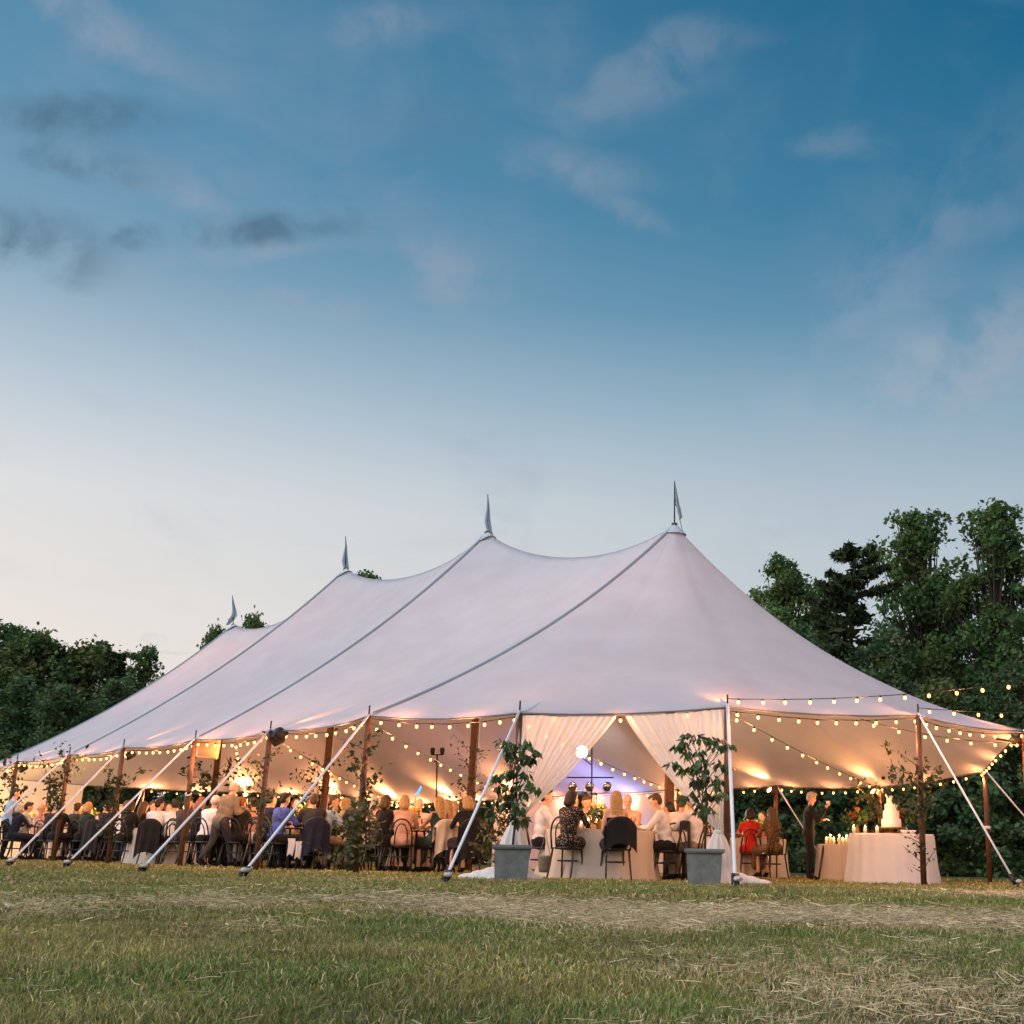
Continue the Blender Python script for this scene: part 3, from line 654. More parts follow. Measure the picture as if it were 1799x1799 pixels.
# ------------------------------------------------------------------ chairs, tables, table settings
CHB = mat('black_bentwood', (.014,.013,.013), .35, .3, 6., spec=.5)
LINEN = cloth_mat('ivory_linen', (.66,.60,.52), .15, (.7,.6,.5), weave=140., bump=.3, fold=.3)
WHITEC = cloth_mat('white_linen', (.78,.75,.72), .18, weave=140., bump=.2, fold=.3)
def arch(w_, z0, z1, y0, y1, n=18):       # a hoop: up one side, over and down
    P = []
    for k in range(n+1):
        a = math.pi*k/n; x = -w_*math.cos(a)*(1+.10*math.sin(a)); h = math.sin(a)**.62
        P.append((x, y0+(y1-y0)*h, z0+(z1-z0)*h))
    return P
def make_chair():
    o = thing('bentwood_chair', 'black bentwood chair', 'chair')
    MB().lathe([(.05,.435),(.19,.435),(.205,.445),(.205,.462),(.19,.47),(.05,.466)], 18).build('seat', CHB, o)
    MB().lathe([(.15,.26),(.158,.268),(.158,.276),(.15,.284),(.142,.276),(.142,.268),(.15,.26)], 18, caps=False).build('stretcher_ring', CHB, o)
    for x in (-1,1): MB().tube([(x*.16,.14,.45),(x*.185,.19,.0)], [.016,.012], 7).build('leg', CHB, o)
    for x in (-1,1): MB().tube([(x*.17,-.15,.46),(x*.185,-.20,.2),(x*.195,-.26,.0)], [.016,.015,.012], 7).build('leg', CHB, o)
    MB().tube(arch(.185,.44,.90,-.16,-.27), .014, 7).build('back_hoop', CHB, o)
    MB().tube(arch(.105,.46,.82,-.17,-.25), .011, 7).build('inner_hoop', CHB, o)
    return o
CHAIR0 = make_chair(); chair_used = [False]
def chair(p, rz, label):
    if chair_used[0]: o = copy_tree(CHAIR0)
    else: o = CHAIR0; chair_used[0] = True
    o.location = p; o.rotation_euler = (0,0,rz); tag(o, label, 'chair', 'black bentwood dining chairs'); return o
def drape(r, h, nf=18, fl=.10, seed=0):
    rs = random.Random(seed); ph = [rs.random()*6.28 for _ in range(4)]
    def wob(a, i):
        k = (0,0,0,.2,.55,.8,1.0)[min(i,6)]; return k*.055*((.45+.55*math.sin(2*a+ph[3]))*math.sin(nf*a+ph[0]+.8*math.sin(3*a+ph[1]))+.7*math.sin((nf*.5+1)*a+ph[1])*(.5+.5*math.sin(a+ph[2]))+.5*math.sin(3*a+ph[2])+.22*math.sin(31*a+ph[1]))
    mb = MB(); mb.lathe([(.02,h),(r*.6,h+.001),(r*.985,h),(r*1.01,h-.03),(r*1.02,h*.7),(r*1.05,h*.35),(r*(1+fl),.015)], 96, caps=False, wob=wob); return mb
TABLES = {}
def round_table(key, px, Y, r, where, h=.75, m_=None, cloth='ivory floor length cloth'):
    bare = key in ('t2','t3','t4','t5','t7','t8','t10')
    p = gpt(px, Y); o = thing('round_table', ('bare dark wooden round table ' if bare else 'round banquet table under its cloth ')+where, 'table', p, 0, 'round banquet tables')
    MB().lathe([(.02,h-.03),(r*.97,h-.03),(r*.97,h-.012),(.02,h-.012)], 40).build('tabletop', mat('dark_table_wood', (.045,.024,.014), .5) if bare else mat('table_ply', (.25,.16,.08), .6), o)
    for a in range(4): MB().tube([(.35*math.cos(a*1.571+.7),.35*math.sin(a*1.571+.7),h-.03),(.5*math.cos(a*1.571+.7),.5*math.sin(a*1.571+.7),0)], .018, 8).build('leg', STEEL, o)
    TABLES[key] = (p, r, h)
    if bare: return p
    c = drape(r, h, seed=hash(key)%97 if isinstance(key,int) else sum(map(ord,key))).build('tablecloth', m_ or LINEN, None, loc=p); tag(c, cloth+' on the table '+where, 'tablecloth', 'long tablecloths')
    TABLES[key] = (p, r, h); return p
WHERE = {'t1':'in the curtained entrance','t2':'of the woman in the peach shawl','t3':'of the kissing couple','t4':'of the man in royal blue','t5':'of the man in the tan jacket','t6':'of the two white shirts at left',
         't7':'of the far left blonde','t8':'at the far left edge','t9':'of the woman in red','t10':'behind the right curtain'}
for k, px, Y, r in [('t1',1052,20.75,.86),('t2',712,23.9,.82),('t3',600,25.0,.82),('t4',520,24.6,.80),('t5',415,26.2,.85),('t6',300,28.5,.85),('t7',150,30.9,.85),('t8',42,33.6,.85),('t9',1312,26.4,.8),('t10',1238,22.6,.75)]:
    round_table(k, px, Y, r, WHERE[k])
# candle, glass, plate, flowers: one of each kind, copied
GLASS = bpy.data.materials.new('clear_glass'); GLASS.use_nodes = True
_t = NT(GLASS.node_tree); _t.n.clear(); _g = _t.node('ShaderNodeBsdfGlossy', i_0=(.9,.9,.9), i_1=.05); _tp = _t.node('ShaderNodeBsdfTransparent', i_0=(.92,.92,.92)); _f = _t.node('ShaderNodeFresnel', i_0=1.5); _m = _t.node('ShaderNodeMixShader', i_0=_f.outputs[0])
_t.l.new(_tp.outputs[0], _m.inputs[1]); _t.l.new(_g.outputs[0], _m.inputs[2]); _t.l.new(_m.outputs[0], _t.node('ShaderNodeOutputMaterial').inputs[0])
FLAME = emis('candle_flame', (1.0,.50,.14), 60.); WAX = mat('candle_wax', (.80,.66,.45), .5, .05, emit=(1.0,.45,.12), estr=.5); CHINA = mat('china', (.78,.76,.72), .25, .03, spec=.5)
def make_candle(h):
    o = thing('candle', 'c', 'candle'); MB().lathe([(.002,0),(.028,0),(.028,h),(.002,h)], 12).build('wax', WAX, o)
    MB().lathe([(.036,-.002),(.040,.001),(.040,h+.05),(.038,h+.05)], 14, caps=False).build('glass_holder', GLASS, o)
    MB().lathe([(.001,h+.005),(.011,h+.02),(.008,h+.035),(.001,h+.055)], 8).build('flame', FLAME, o); return o
def make_glass():
    o = thing('wine_glass', 'g', 'glass'); MB().lathe([(.035,0),(.034,.004),(.005,.008),(.005,.09),(.03,.11),(.042,.145),(.036,.20)], 14, caps=False).build('bowl_and_stem', GLASS, o)
    MB().lathe([(.001,.105),(.028,.112),(.038,.14),(.001,.14)], 12).build('wine', mat('white_wine', (.55,.36,.10), .1, .05), o); return o
def make_plate():
    o = thing('dinner_plate', 'p', 'plate'); MB().lathe([(.002,.004),(.08,.004),(.13,.016),(.13,.02),(.08,.009),(.002,.009)], 24, caps=False).build('rim', CHINA, o)
    MB().ell((.01,.01,.02), (.05,.04,.018), 10, 6).build('food', mat('roast_food', (.22,.10,.04), .6, .5, 30.), o); return o
PETAL = tint_mat('petals', .6, .3)
def make_flowers(seed, pal):
    rs = np.random.default_rng(seed); o = thing('flower_arrangement', 'f', 'flowers'); MB().lathe([(.05,0),(.07,.03),(.055,.11),(.06,.14)], 14).build('vase', mat('brass_vase', (.40,.24,.08), .35, .2, metal=.8), o)
    C = rs.normal(size=(170,3))*np.array([.11,.11,.07])+np.array([0,0,.24]); V, Fq = leaves(rs, C, np.full(170,.055), .6, 1.5); cg = np.array([.05,.10,.03])*(.6+.8*rs.random((170,1)))
    link('foliage', np_mesh('foliage', V, Fq, PETAL, False, np.repeat(np.c_[cg, np.ones(170)], 4, axis=0)), o)
    for i in range(9):
        c = rs.normal(size=3)*np.array([.10,.10,.05])+np.array([0,0,.27]); d = rs.normal(size=(34,3)); d /= np.linalg.norm(d,axis=1)[:,None]; Q = c+d*.03
        V, Fq = leaves(rs, Q, np.full(34,.032), .5, 1.2); col = np.array(pal[i%len(pal)])*(.8+.4*rs.random((34,1)))
        link('blossom', np_mesh('blossom', V, Fq, PETAL, False, np.repeat(np.c_[col, np.ones(34)], 4, axis=0)), o)
    return o
KIT = {}
CW = ['far right','far side','left side','near left','near right']; GW = ['right side','far right','far side','far left','left side','near side','near right']; PW = ['right rim','far rim','far left rim','left rim','near left rim','near rim','near right rim']
def place(kind, maker, p, label, cat, grp, rz=0.):
    if kind not in KIT: o = maker(); KIT[kind] = o
    else: o = copy_tree(KIT[kind])
    o.location = p; o.rotation_euler = (0,0,rz); return tag(o, label, cat, grp)
FPAL = [(.85,.42,.08),(.80,.58,.12),(.78,.70,.55),(.75,.28,.10)]
for k, (p, r, h) in TABLES.items():
    top = p+Vector((0,0,h+.004)); wh = WHERE[k]
    if k == 't9': place('fl2', lambda: make_flowers(4, [(.6,.05,.03),(.7,.2,.1)]), top+Vector((.1,.1,0)), 'small red flower arrangement on the table '+wh, 'flowers', 'table flowers')
    else: place('fl', lambda: make_flowers(3, FPAL), top, 'orange and yellow flower arrangement on the table '+wh, 'flowers', 'table flowers', random.random()*6)
    nc = 5
    for i in range(nc):
        a = i*6.283/nc+.5; place('candle%d' % (i%2), (lambda: make_candle(.07)) if i%2 == 0 else (lambda: make_candle(.12)), top+Vector((.30*math.cos(a)*(1+.3*(i%2)), .30*math.sin(a), 0)), 'lit candle in glass, '+CW[i]+' on the table '+wh, 'candle', 'candles on the table '+wh)
    for i in range(7):
        a = i*6.283/7+.1; place('glass', make_glass, top+Vector((.52*r/.85*math.cos(a), .52*r/.85*math.sin(a), 0)), 'wine glass, '+GW[i]+' on the table '+wh, 'glass', 'wine glasses on the table '+wh)
        a += .45; place('plate', make_plate, top+Vector((.64*r/.85*math.cos(a), .64*r/.85*math.sin(a), 0)), 'white plate, '+PW[i]+' on the table '+wh, 'plate', 'dinner plates on the table '+wh)
    L = bpy.data.lights.new('candle_light', 'POINT'); L.energy = 55; L.color = (1.0,.47,.17); L.shadow_soft_size = .12
    lo = bpy.data.objects.new('candle_light', L); COL.objects.link(lo); lo.location = top+Vector((0,0,.42))
# cake table
def plain_table(px, Y, r, h, key, where, cl): return round_table(key, px, Y, r, where, h, WHITEC if key == 'cake' else LINEN, cl)
pc = plain_table(1567, 21.9, .70, .80, 'cake', 'holding the wedding cake', 'white floor length cloth with deep folds')
ps = plain_table(1470, 24.6, .36, .66, 'side', 'left of the cake table', 'small beige floor length cloth')
ICE = mat('cake_icing', (.80,.74,.66), .5, .04, 10., .15, 60.)
top = pc+Vector((0,0,.804)); cq = at(1566,1450,21.9); cx_ = cq.x; ctop = Vector((cx_, 21.9, top.z))
cs = thing('cake_stand', 'wooden pedestal stand under the white wedding cake', 'cake stand', ctop); MB().lathe([(.10,0),(.11,.015),(.04,.03),(.04,.07),(.20,.085),(.20,.10)], 24).build('pedestal', mat('stand_wood', (.16,.08,.035), .5), cs)
ck = thing('wedding_cake', 'white four tier wedding cake on the white table', 'cake', ctop+Vector((0,0,.10)))
z = 0
for r_, h_ in [(.165,.14),(.135,.13),(.105,.11),(.07,.09)]:
    MB().lathe([(.01,z),(r_-.004,z),(r_,z+.006),(r_,z+h_-.012),(r_-.012,z+h_),(.01,z+h_)], 32).build('tier', ICE, ck, smooth=False); z += h_
MB().ell((.01,0,z+.02), (.035,.035,.025), 10, 6).build('topper', ICE, ck)
for i, (px, nm) in enumerate([(1520,'left of the cake'),(1541,'nearest the cake stand'),(1500,'at the left rim')]): place('candle0', None, at(px,1459,21.7).xy.to_3d()+Vector((0,0,top.z)), 'lit votive candle on the cake table '+nm, 'candle', 'candles on the cake table')
for i, (px, nm) in enumerate([(1590,'right of the cake'),(1602,'near the dark pole')]):
    o = place('bowl', lambda: (lambda o: (MB().lathe([(.03,0),(.06,.02),(.075,.055),(.07,.055),(.05,.02),(.002,.012)], 18, caps=False).build('basin', CHINA, o), o)[1])(thing('small_bowl','b','bowl')), at(px,1459,21.6).xy.to_3d()+Vector((0,0,top.z)), 'small white bowl on the cake table '+nm, 'bowl', 'bowls on the cake table')
for px, Y, lab in [(1503,22.1,'red flowers in a pot left of the wedding cake'),(1584,22.15,'red and pink flowers right behind the wedding cake')]:
    q = at(px,1459,Y); place('fl2', lambda: make_flowers(4, [(.6,.05,.03),(.7,.2,.1)]), Vector((q.x, Y, top.z)), lab, 'flowers', 'red flowers on the cake table')
for i in range(6):
    place('candle%d' % (i%2), None, ps+Vector((-.2+.08*i, .1*((i*7)%3-1), .664)), 'lit candle on the small side table, '+('leftmost','second from left','third from left','third from right','second from right','rightmost')[i], 'candle', 'candles on the small side table', i)
L = bpy.data.lights.new('candle_light', 'POINT'); L.energy = 22; L.color = (1.0,.47,.17); L.shadow_soft_size = .1
lo = bpy.data.objects.new('candle_light', L); COL.objects.link(lo); lo.location = ps+Vector((0,0,1.0))
L = bpy.data.lights.new('candle_light', 'POINT'); L.energy = 22; L.color = (1.0,.5,.2); L.shadow_soft_size = .1
lo = bpy.data.objects.new('candle_light', L); COL.objects.link(lo); lo.location = ctop+Vector((-.45,-.35,.35))
# ------------------------------------------------------------------ entrance curtains, planters
SHEER = cloth_mat('sheer_curtain', (.88,.87,.85), .45, (.92,.90,.86), transp=.14, weave=300., bump=.05)
SHEER2 = cloth_mat('gathered_curtain', (.80,.78,.75), .25, transp=.0, weave=300., bump=.05)
i1 = LOOP.index('E2')
def eave_c(f):                            # f 0 at the left entrance pole, 1 at the right one
    return canopy(i1+1-f, 1.0)+Vector((0,0,-.04))
def curtain(label, f0, f1, tie, side, seed):
    o = thing('entrance_curtain', label, 'curtain', Vector((tie.x, tie.y, gh(tie.x, tie.y))), 0, 'sheer curtains at the tent entrance'); org = o.location.copy()
    rs = random.Random(seed); N, M = 110, 34; ph = [rs.random()*6.28 for _ in range(5)]; nrm = Vector((-.15,-.98,0)); rows = []
    for j in range(M+1):
        v = j/M; row = []
        for i in range(N+1):
            u = i/N; a = eave_c(f0+(f1-f0)*u); b = tie+Vector((.02*side+.10*(u-.5)*side*-1, .06*(u-.5), .05*(u-.5)))
            s = v**(1.0+.25*u); p = a.lerp(b, s); p.z -= .16*u*4*v*(1-v)*.55
            amp = (.012+.030*min(1,v*3))*(1-.45*v); p += nrm*amp*(math.sin(u*88+ph[0]+1.2*v)+.6*math.sin(u*47+ph[1]))
            p.x += .010*math.sin(u*61+ph[2])*v; row.append(p-org)
        rows.append(row)
    MB().grid(rows).build('sheer_panel', SHEER, o)
    hz = tie.z-org.z                                  # the gathered tail that falls to a puddle on the grass
    MB().lathe([(.055,hz+.03),(.075,hz),(.06,hz-.04)], 20, caps=False).build('tie_band', SHEER2, o)
    wob = lambda a, i: .10*math.sin(9*a+seed)+.06*math.sin(15*a+i)
    MB().lathe([(.05,hz+.01),(.11,hz-.10),(.165,hz-.25),(.185,hz-.42),(.18,.25),(.24,.12),(.36,.06),(.44,.0)], 64, caps=False, wob=wob).build('tail', SHEER2, o)
    for k in range(3):
        MB().ell((side*(.24+.17*k), -.10+.05*k, .03), (.22-.03*k,.15,.15-.045*k), 16, 8).build('fold', SHEER2, o)
    return o
tieL = at(905,1446,17.95); tieR = at(1262,1462,18.05)
curtain('left sheer white curtain tied back at the tent entrance', .005, .46, tieL, -1, 3)
curtain('right sheer white curtain tied back at the tent entrance', .985, .50, tieR, 1, 5)
POTM = mat('grey_lead_planter', (.15,.158,.15), .75, .25, 9., .5, 90.); SOIL = mat('soil', (.03,.02,.012), .95, .4, 40.)
STEM = mat('green_brown_stem', (.07,.055,.03), .8, .3)
DOGW = tint_mat('dogwood_leaf', .38, .22, .4)
def dog_leaf(rs, C, size, out):           # folded drooping pointed leaves: 6 faces each
    n = len(C); a = out+rs.normal(size=(n,3))*.35; a[:,2] -= .75; a /= np.linalg.norm(a,axis=1)[:,None]
    b = np.cross(a, np.array([0,0,1.])+rs.normal(size=(n,3))*.2); b /= np.linalg.norm(b,axis=1)[:,None]; c = np.cross(b, a); s = (size*(.7+.6*rs.random(n)))[:,None]
    V = np.empty((n,6,3)); V[:,0] = C; V[:,1] = C+a*s*.4+b*s*.30-c*s*.10; V[:,2] = C+a*s*.45+c*s*.06; V[:,3] = C+a*s*.4-b*s*.30-c*s*.10; V[:,4] = C+a*s*.98-c*s*.12; V[:,5] = C+a*s*.75
    o = np.arange(n)[:,None]*6; Fq = np.concatenate([o+[[0,1,2,2]], o+[[0,2,3,3]]], 1); F3 = np.concatenate([o+[[0,1,2]], o+[[0,2,3]], o+[[2,1,4]], o+[[2,4,3]]], 1).reshape(-1,3)
    return V.reshape(-1,3), F3
def planter_tree(label, lab2, px, Y, clumps, seed, turn):
    rs = np.random.default_rng(seed); p = gpt(px, Y)
    pot = thing('square_planter', lab2, 'planter', p, turn, 'grey square planters'); q = math.sqrt(2)
    def sq(prof, name, m_, par):
        mb = MB(); mb.lathe(prof, 4, caps=True); me = mb.v; c, s_ = math.cos(.7854), math.sin(.7854); mb.v = [(x*c-y*s_, x*s_+y*c, z) for x, y, z in me]; return mb.build(name, m_, par, smooth=False)
    sq([(.205*q,0),(.225*q,.40),(.215*q,.40)], 'body', POTM, pot); sq([(.225*q,.395),(.25*q,.41),(.262*q,.43),(.262*q,.455),(.25*q,.462),(.225*q,.462),(.22*q,.43)], 'rim', POTM, pot); sq([(.01,.42),(.215*q,.42),(.01,.425)], 'soil', SOIL, pot)
    o = thing('potted_dogwood_tree', label, 'tree', p+Vector((0,0,.42)), 0, 'small dogwood trees in planters'); org = o.location.copy(); trunk = MB()
    tops = [at(x, y, Y) for x, y, r in clumps]; tx = at(clumps[0][0]*.2+px*.8, min(c[1] for c in clumps), Y)
    tp = [Vector((0,0,0)), Vector((.02,0,.5)), Vector((.0,.02,1.0)), (tx-org)+Vector((0,0,-.2))]; trunk.tube(tp, [.016,.014,.011,.006], 8)
    C = []; O = []
    for (x, y, r), tpnt in zip(clumps, tops):
        loc = tpnt-org; rad = r/118.; depth = rs.normal()*.10; loc = Vector((loc.x, loc.y+depth, loc.z)); zz = max(.35, loc.z-.28-.1*rs.random()); f = min(1, zz/max(tp[-1].z,.1)); st_ = Vector((tp[-1].x*f, 0, zz))
        trunk.tube([st_, st_.lerp(loc,.55)+Vector((0,0,.03)), loc], [.007,.005,.003], 5, caps=False)
        n = int(11*max(1,(rad/.16))**1.3); d = rs.normal(size=(n,3)); d /= np.linalg.norm(d,axis=1)[:,None]; q_ = d*np.array([rad*.85, rad*.8, rad*.42])*(rs.random((n,1))**.5); C.append(np.array(loc)+q_+np.array([0,0,.03])); O.append(d*np.array([1,1,.2])*.7)
    C = np.concatenate(C); O = np.concatenate(O); V, F3 = dog_leaf(rs, C, np.full(len(C), .120), O); col = np.array([.062,.118,.036])*(.55+.8*rs.random((len(C),1)))*np.c_[.9+.3*rs.random(len(C)), np.ones(len(C)), np.ones(len(C))]
    trunk.build('trunk', STEM, o); link('crown', np_mesh('crown', V, F3, DOGW, False, np.repeat(np.c_[col, np.ones(len(C))], 6, axis=0), 3), o)
CL = [(905,1308,26),(882,1306,17),(928,1312,15),(895,1322,24),(920,1330,20),(938,1322,9),(905,1338,22),(930,1335,11),(886,1328,16),
      (884,1366,15),(872,1383,13),(868,1367,8),(893,1358,9),(922,1362,12),(928,1378,13),(941,1386,11),(903,1386,16),(880,1398,8),(895,1400,11),(915,1395,9),(878,1414,13),(904,1412,15),(897,1427,16),(862,1426,10),(868,1438,9),(914,1425,8),(907,1444,9),(918,1442,8)]
CR_ = [(1208,1295,14),(1225,1300,14),(1200,1308,9),(1246,1302,17),(1265,1304,17),(1280,1312,9),(1258,1316,14),(1195,1316,14),(1207,1324,14),(1232,1322,12),(1183,1344,15),(1200,1355,12),(1216,1350,13),(1232,1340,13),(1235,1355,17),(1262,1345,17),(1278,1352,11),(1247,1366,14),(1218,1372,14),(1232,1376,9),(1255,1381,11),(1263,1374,7),(1220,1396,13),(1240,1400,16),(1196,1404,12),(1258,1400,8),(1274,1396,10),(1228,1416,12),(1246,1424,14),(1233,1430,9)]
planter_tree('small potted dogwood tree left of the entrance, leaves in tiers', 'grey square planter left of the entrance with a white ball on its rim', 900, 17.25, CL, 3, .10)
planter_tree('small potted dogwood tree right of the entrance, spreading leaves', 'grey square planter right of the entrance', 1238, 17.3, CR_, 4, -.06)
wb = thing('white_ball', 'white round ball resting on the rim of the left planter', 'ball', at(874,1499,17.12)); MB().ell((0,0,.03), (.052,.05,.045), 16, 10).build('shell', mat('white_gloss', (.78,.78,.80), .3, .03), wb); MB().lathe([(.012,0),(.026,0),(.024,.006),(.012,.004)], 14, (.015,-.048,.035), caps=False).build('dimple', POTM, wb)
# ------------------------------------------------------------------ greenery tied to poles
VINE = tint_mat('vine_leaves', .55, .25)
def greenery(label, path, n, spread, size, tone, seed, sprigs=5, lean=(0,0)):
    rs = np.random.default_rng(seed); p0 = Vector(path[0]); o = thing('pole_greenery', label, 'greenery', p0, 0, 'leafy branches tied to tent poles'); st_ = MB(); C = []
    P = [Vector(p)-p0 for p in path]; L = len(P)-1
    for k in range(sprigs):
        f = (k+.3)/sprigs*L; i = min(int(f), L-1); a = P[i].lerp(P[i+1], f-i); ang = rs.random()*6.28; d = Vector((math.cos(ang)+lean[0], math.sin(ang)*.6+lean[1], .5+.6*rs.random())).normalized(); ln = spread*(.6+.9*rs.random())
        mid = a+d*ln*.5; e = a+d*ln+Vector((0,0,-.12*ln*rs.random())); st_.tube([a, mid, e], [.007,.005,.002], 5); m_ = max(4, int(n*1.0)//sprigs); s = rs.random(m_)**.7
        C.append(np.array(a)[None]*(1-s)[:,None]+np.array(e)[None]*s[:,None]+rs.normal(size=(m_,3))*spread*.13)
    st_.build('stems', STEM, o); C = np.concatenate(C); V, Fq = leaves(rs, C, np.full(len(C), size*.70), .2, 1.9); col = np.array(tone)*(.5+.9*rs.random((len(C),1)))
    link('leaves', np_mesh('leaves', V, Fq, VINE, False, np.repeat(np.c_[col, np.ones(len(C))], 4, axis=0)), o)
def pole_path(nm, z0, z1, dx=.0): b = POLEBASE[nm]; return [b+Vector((dx,-.07,z)) for z in np.linspace(z0, z1, 4)]
def mast_path(i, z0, z1): q = PEAK[i]; g = gh(q.x, q.y); return [Vector((q.x, q.y-.11, g+z)) for z in np.linspace(z0, z1, 4)]
TG, TY = (.040,.060,.022), (.10,.115,.05)
for a in [('leafy branches on the upper half of the middle near pole', pole_path('S0',.95,2.0), 130,.42,.075,TG,11,9,(-.5,0)),
          ('pale leafy mound at the foot of the middle near pole', pole_path('S0',.05,.75,-.05), 330,.48,.085,TY,12,22,(-.3,-.3)),
          ('grey green vine on the near pole with the black lamp', pole_path('S1',.5,1.9), 260,.30,.06,TY,13,16,(-.2,0)),
          ('large leafy branch on the second near pole from the black lamp', pole_path('S2',1.2,1.75), 40,.45,.10,TG,14,5,(.7,0)),
          ('dark vine on the fourth near pole from the left', pole_path('S3',.4,1.7), 300,.42,.08,TG,15,18,(0,0)),
          ('bushy greenery on a near pole at the far left', pole_path('S4',.9,2.1), 300,.55,.085,TG,16,18,(0,0)),
          ('dense greenery on the leftmost near pole', pole_path('S5',.6,2.1), 300,.6,.085,TG,17,18,(.3,0)),
          ('climbing leaves on the third mast', mast_path(2,1.0,2.5), 260,.65,.08,TG,18,14,(-.4,0)),
          ('sparse climbing twigs on the second mast', mast_path(1,1.0,2.5), 220,.50,.065,TY,19,16,(.1,0)),
          ('leafy branch reaching left from the right front pole', pole_path('E3',1.1,1.8), 110,.62,.075,TG,20,6,(-1.2,0)),
          ('pale greenery halfway up the right front pole', pole_path('E3',.9,1.6), 200,.34,.07,TY,21,14,(.1,0)),
          ('thin trailing vine low on the right front pole', pole_path('E3',.15,.85), 70,.34,.05,TG,22,10,(-.2,0)),
          ('flowering branches behind the cake by the rear pole', [POLEBASE['B0']+Vector((-.3,-2.2,z)) for z in (.7,1.2,1.8)], 220,.6,.09,TY,23,14,(-.3,0)),
          ('large dark branch behind the cream loudspeaker', [PEAK[3]+Vector((0,-.2,-5.0)), PEAK[3]+Vector((0,-.2,-4.4))], 90,.9,.15,TG,24,6,(0,0)),
          ('pale bushy plant near the left curtain', [gpt(872,21.0)+Vector((0,0,z)) for z in (.1,.5,.8)], 260,.38,.08,TY,25,18,(0,0))]:
    greenery(*a)
# ------------------------------------------------------------------ band gear, loudspeakers, side wall
SIDEW = cloth_mat('sidewall_vinyl', (.78,.78,.80), .2, weave=100., bump=.1)
def sidewall(n0, n1, f0, f1, label):
    a, b = EAVE[n0].lerp(EAVE[n1], f0), EAVE[n0].lerp(EAVE[n1], f1); org = Vector((a.x, a.y, gh(a.x, a.y))); o = thing('sidewall_panel', label, 'tent wall', org, 0, 'white side walls behind the band'); rows = []
    nn = Vector((b.y-a.y, -(b.x-a.x), 0)).normalized()
    for j in range(7):
        v = j/6; row = []
        for i in range(61):
            u = i/60; p = a.lerp(b, u); g = gh(p.x, p.y); p.z = (p.z-.05)*(1-v)+(g+.01)*v; row.append(p-org+nn*(.02+.02*math.sin(u*40)*(.3+v)))
        rows.append(row)
    MB().grid(rows).build('cloth', SIDEW, o)
sidewall('B1','B2',.55,1.0,'white side wall panel behind the right curtain'); sidewall('B2','B3',0,1,'white side wall panel lit blue behind the band'); sidewall('B3','B4',0,1,'white side wall panel behind the stage lights'); sidewall('B4','B5',0,.45,'white side wall panel behind the left curtain')
sidewall('F1','F2',0,1,'white end wall panel glowing amber at the far left'); sidewall('F2','F3',0,.35,'narrow white end wall panel right of the amber glow')
def spot(p, target, watt, col, size, r=.06):
    L = bpy.data.lights.new('stage_beam', 'SPOT'); L.energy = watt; L.color = col; L.spot_size = R_(size); L.spot_blend = .8; L.shadow_soft_size = r
    lo = bpy.data.objects.new('stage_beam', L); COL.objects.link(lo); lo.location = p; lo.rotation_euler = (Vector(p)-Vector(target)).to_track_quat('Z','Y').to_euler(); return lo
spot(Vector(tl(21.0,3.6,1.2)), Vector(tl(24.2,4.2,1.4)), 420, (1.0,.52,.18), 140)
CHROME = mat('chrome', (.6,.6,.6), .18, .1, metal=1.)
Yb = 31.0; q = gpt(1040, Yb)
tr = thing('stage_light_tree', 'stage light stand with three round cans and one dazzling white lamp', 'stage light', q)
def loc(px, py, Y=Yb): return at(px, py, Y)-q
MB().tube([(0,0,0),loc(1040,1300)], .016, 8).build('mast', STEEL, tr)
for a in range(3): MB().tube([(0,0,.55),(.5*math.cos(a*2.1),.5*math.sin(a*2.1),0)], .012, 6).build('leg', STEEL, tr)
MB().tube([loc(996,1366),loc(1078,1366)], .016, 8).build('cross_bar', STEEL, tr)
for x in (1006,1036,1067):
    c = loc(x,1382); o = MB().lathe([(.03,.13),(.09,.10),(.11,0),(.11,-.10),(.10,-.10),(.095,0)], 18, caps=False).build('par_can', CHROME, tr, loc=c); o.rotation_euler = (R_(78),0,random.uniform(-.4,.4))
    MB().lathe([(.001,-.02),(.095,-.02)], 16, caps=False).build('lens', mat('par_lens', (.5,.42,.36), .2, .3, 30, emit=(1,.8,.6), estr=.6), o)
lm = MB().ell((0,0,0),(.135,.05,.135),24,12).build('dazzling_lamp', emis('white_lamp', (1.0,.96,.90), 160.), tr, loc=loc(1022,1321)); MB().lathe([(.09,.10),(.145,.03),(.15,-.03)],18,caps=False).build('lamp_housing', STEEL, tr, loc=loc(1022,1321)).rotation_euler = (R_(-90),0,0)
MB().tube([loc(1022,1330),loc(1040,1345)], .014, 6).build('lamp_bracket', STEEL, tr)
spot(at(1022,1321,Yb-.35), at(1050,1500,19), 900, (1,.97,.93), 130)
bw = gpt(1130, 34.0)
bl = thing('blue_wash_light', 'blue stage light standing on the ground before the side wall', 'stage light', bw); MB().lathe([(.07,0),(.09,.05),(.09,.2),(.07,.22)],14).build('housing', BLK, bl); MB().lathe([(.001,.205),(.06,.205)],14,caps=False).build('lens', emis('blue_lens', (.15,.35,1.0), 12.), bl)
spot(bw+Vector((0,0,.35)), at(1110,1400,35.3), 480, (.14,.36,1.0), 130); spot(at(1000,1440,33.0), at(1000,1380,36.5), 200, (.45,.40,1.0), 130)
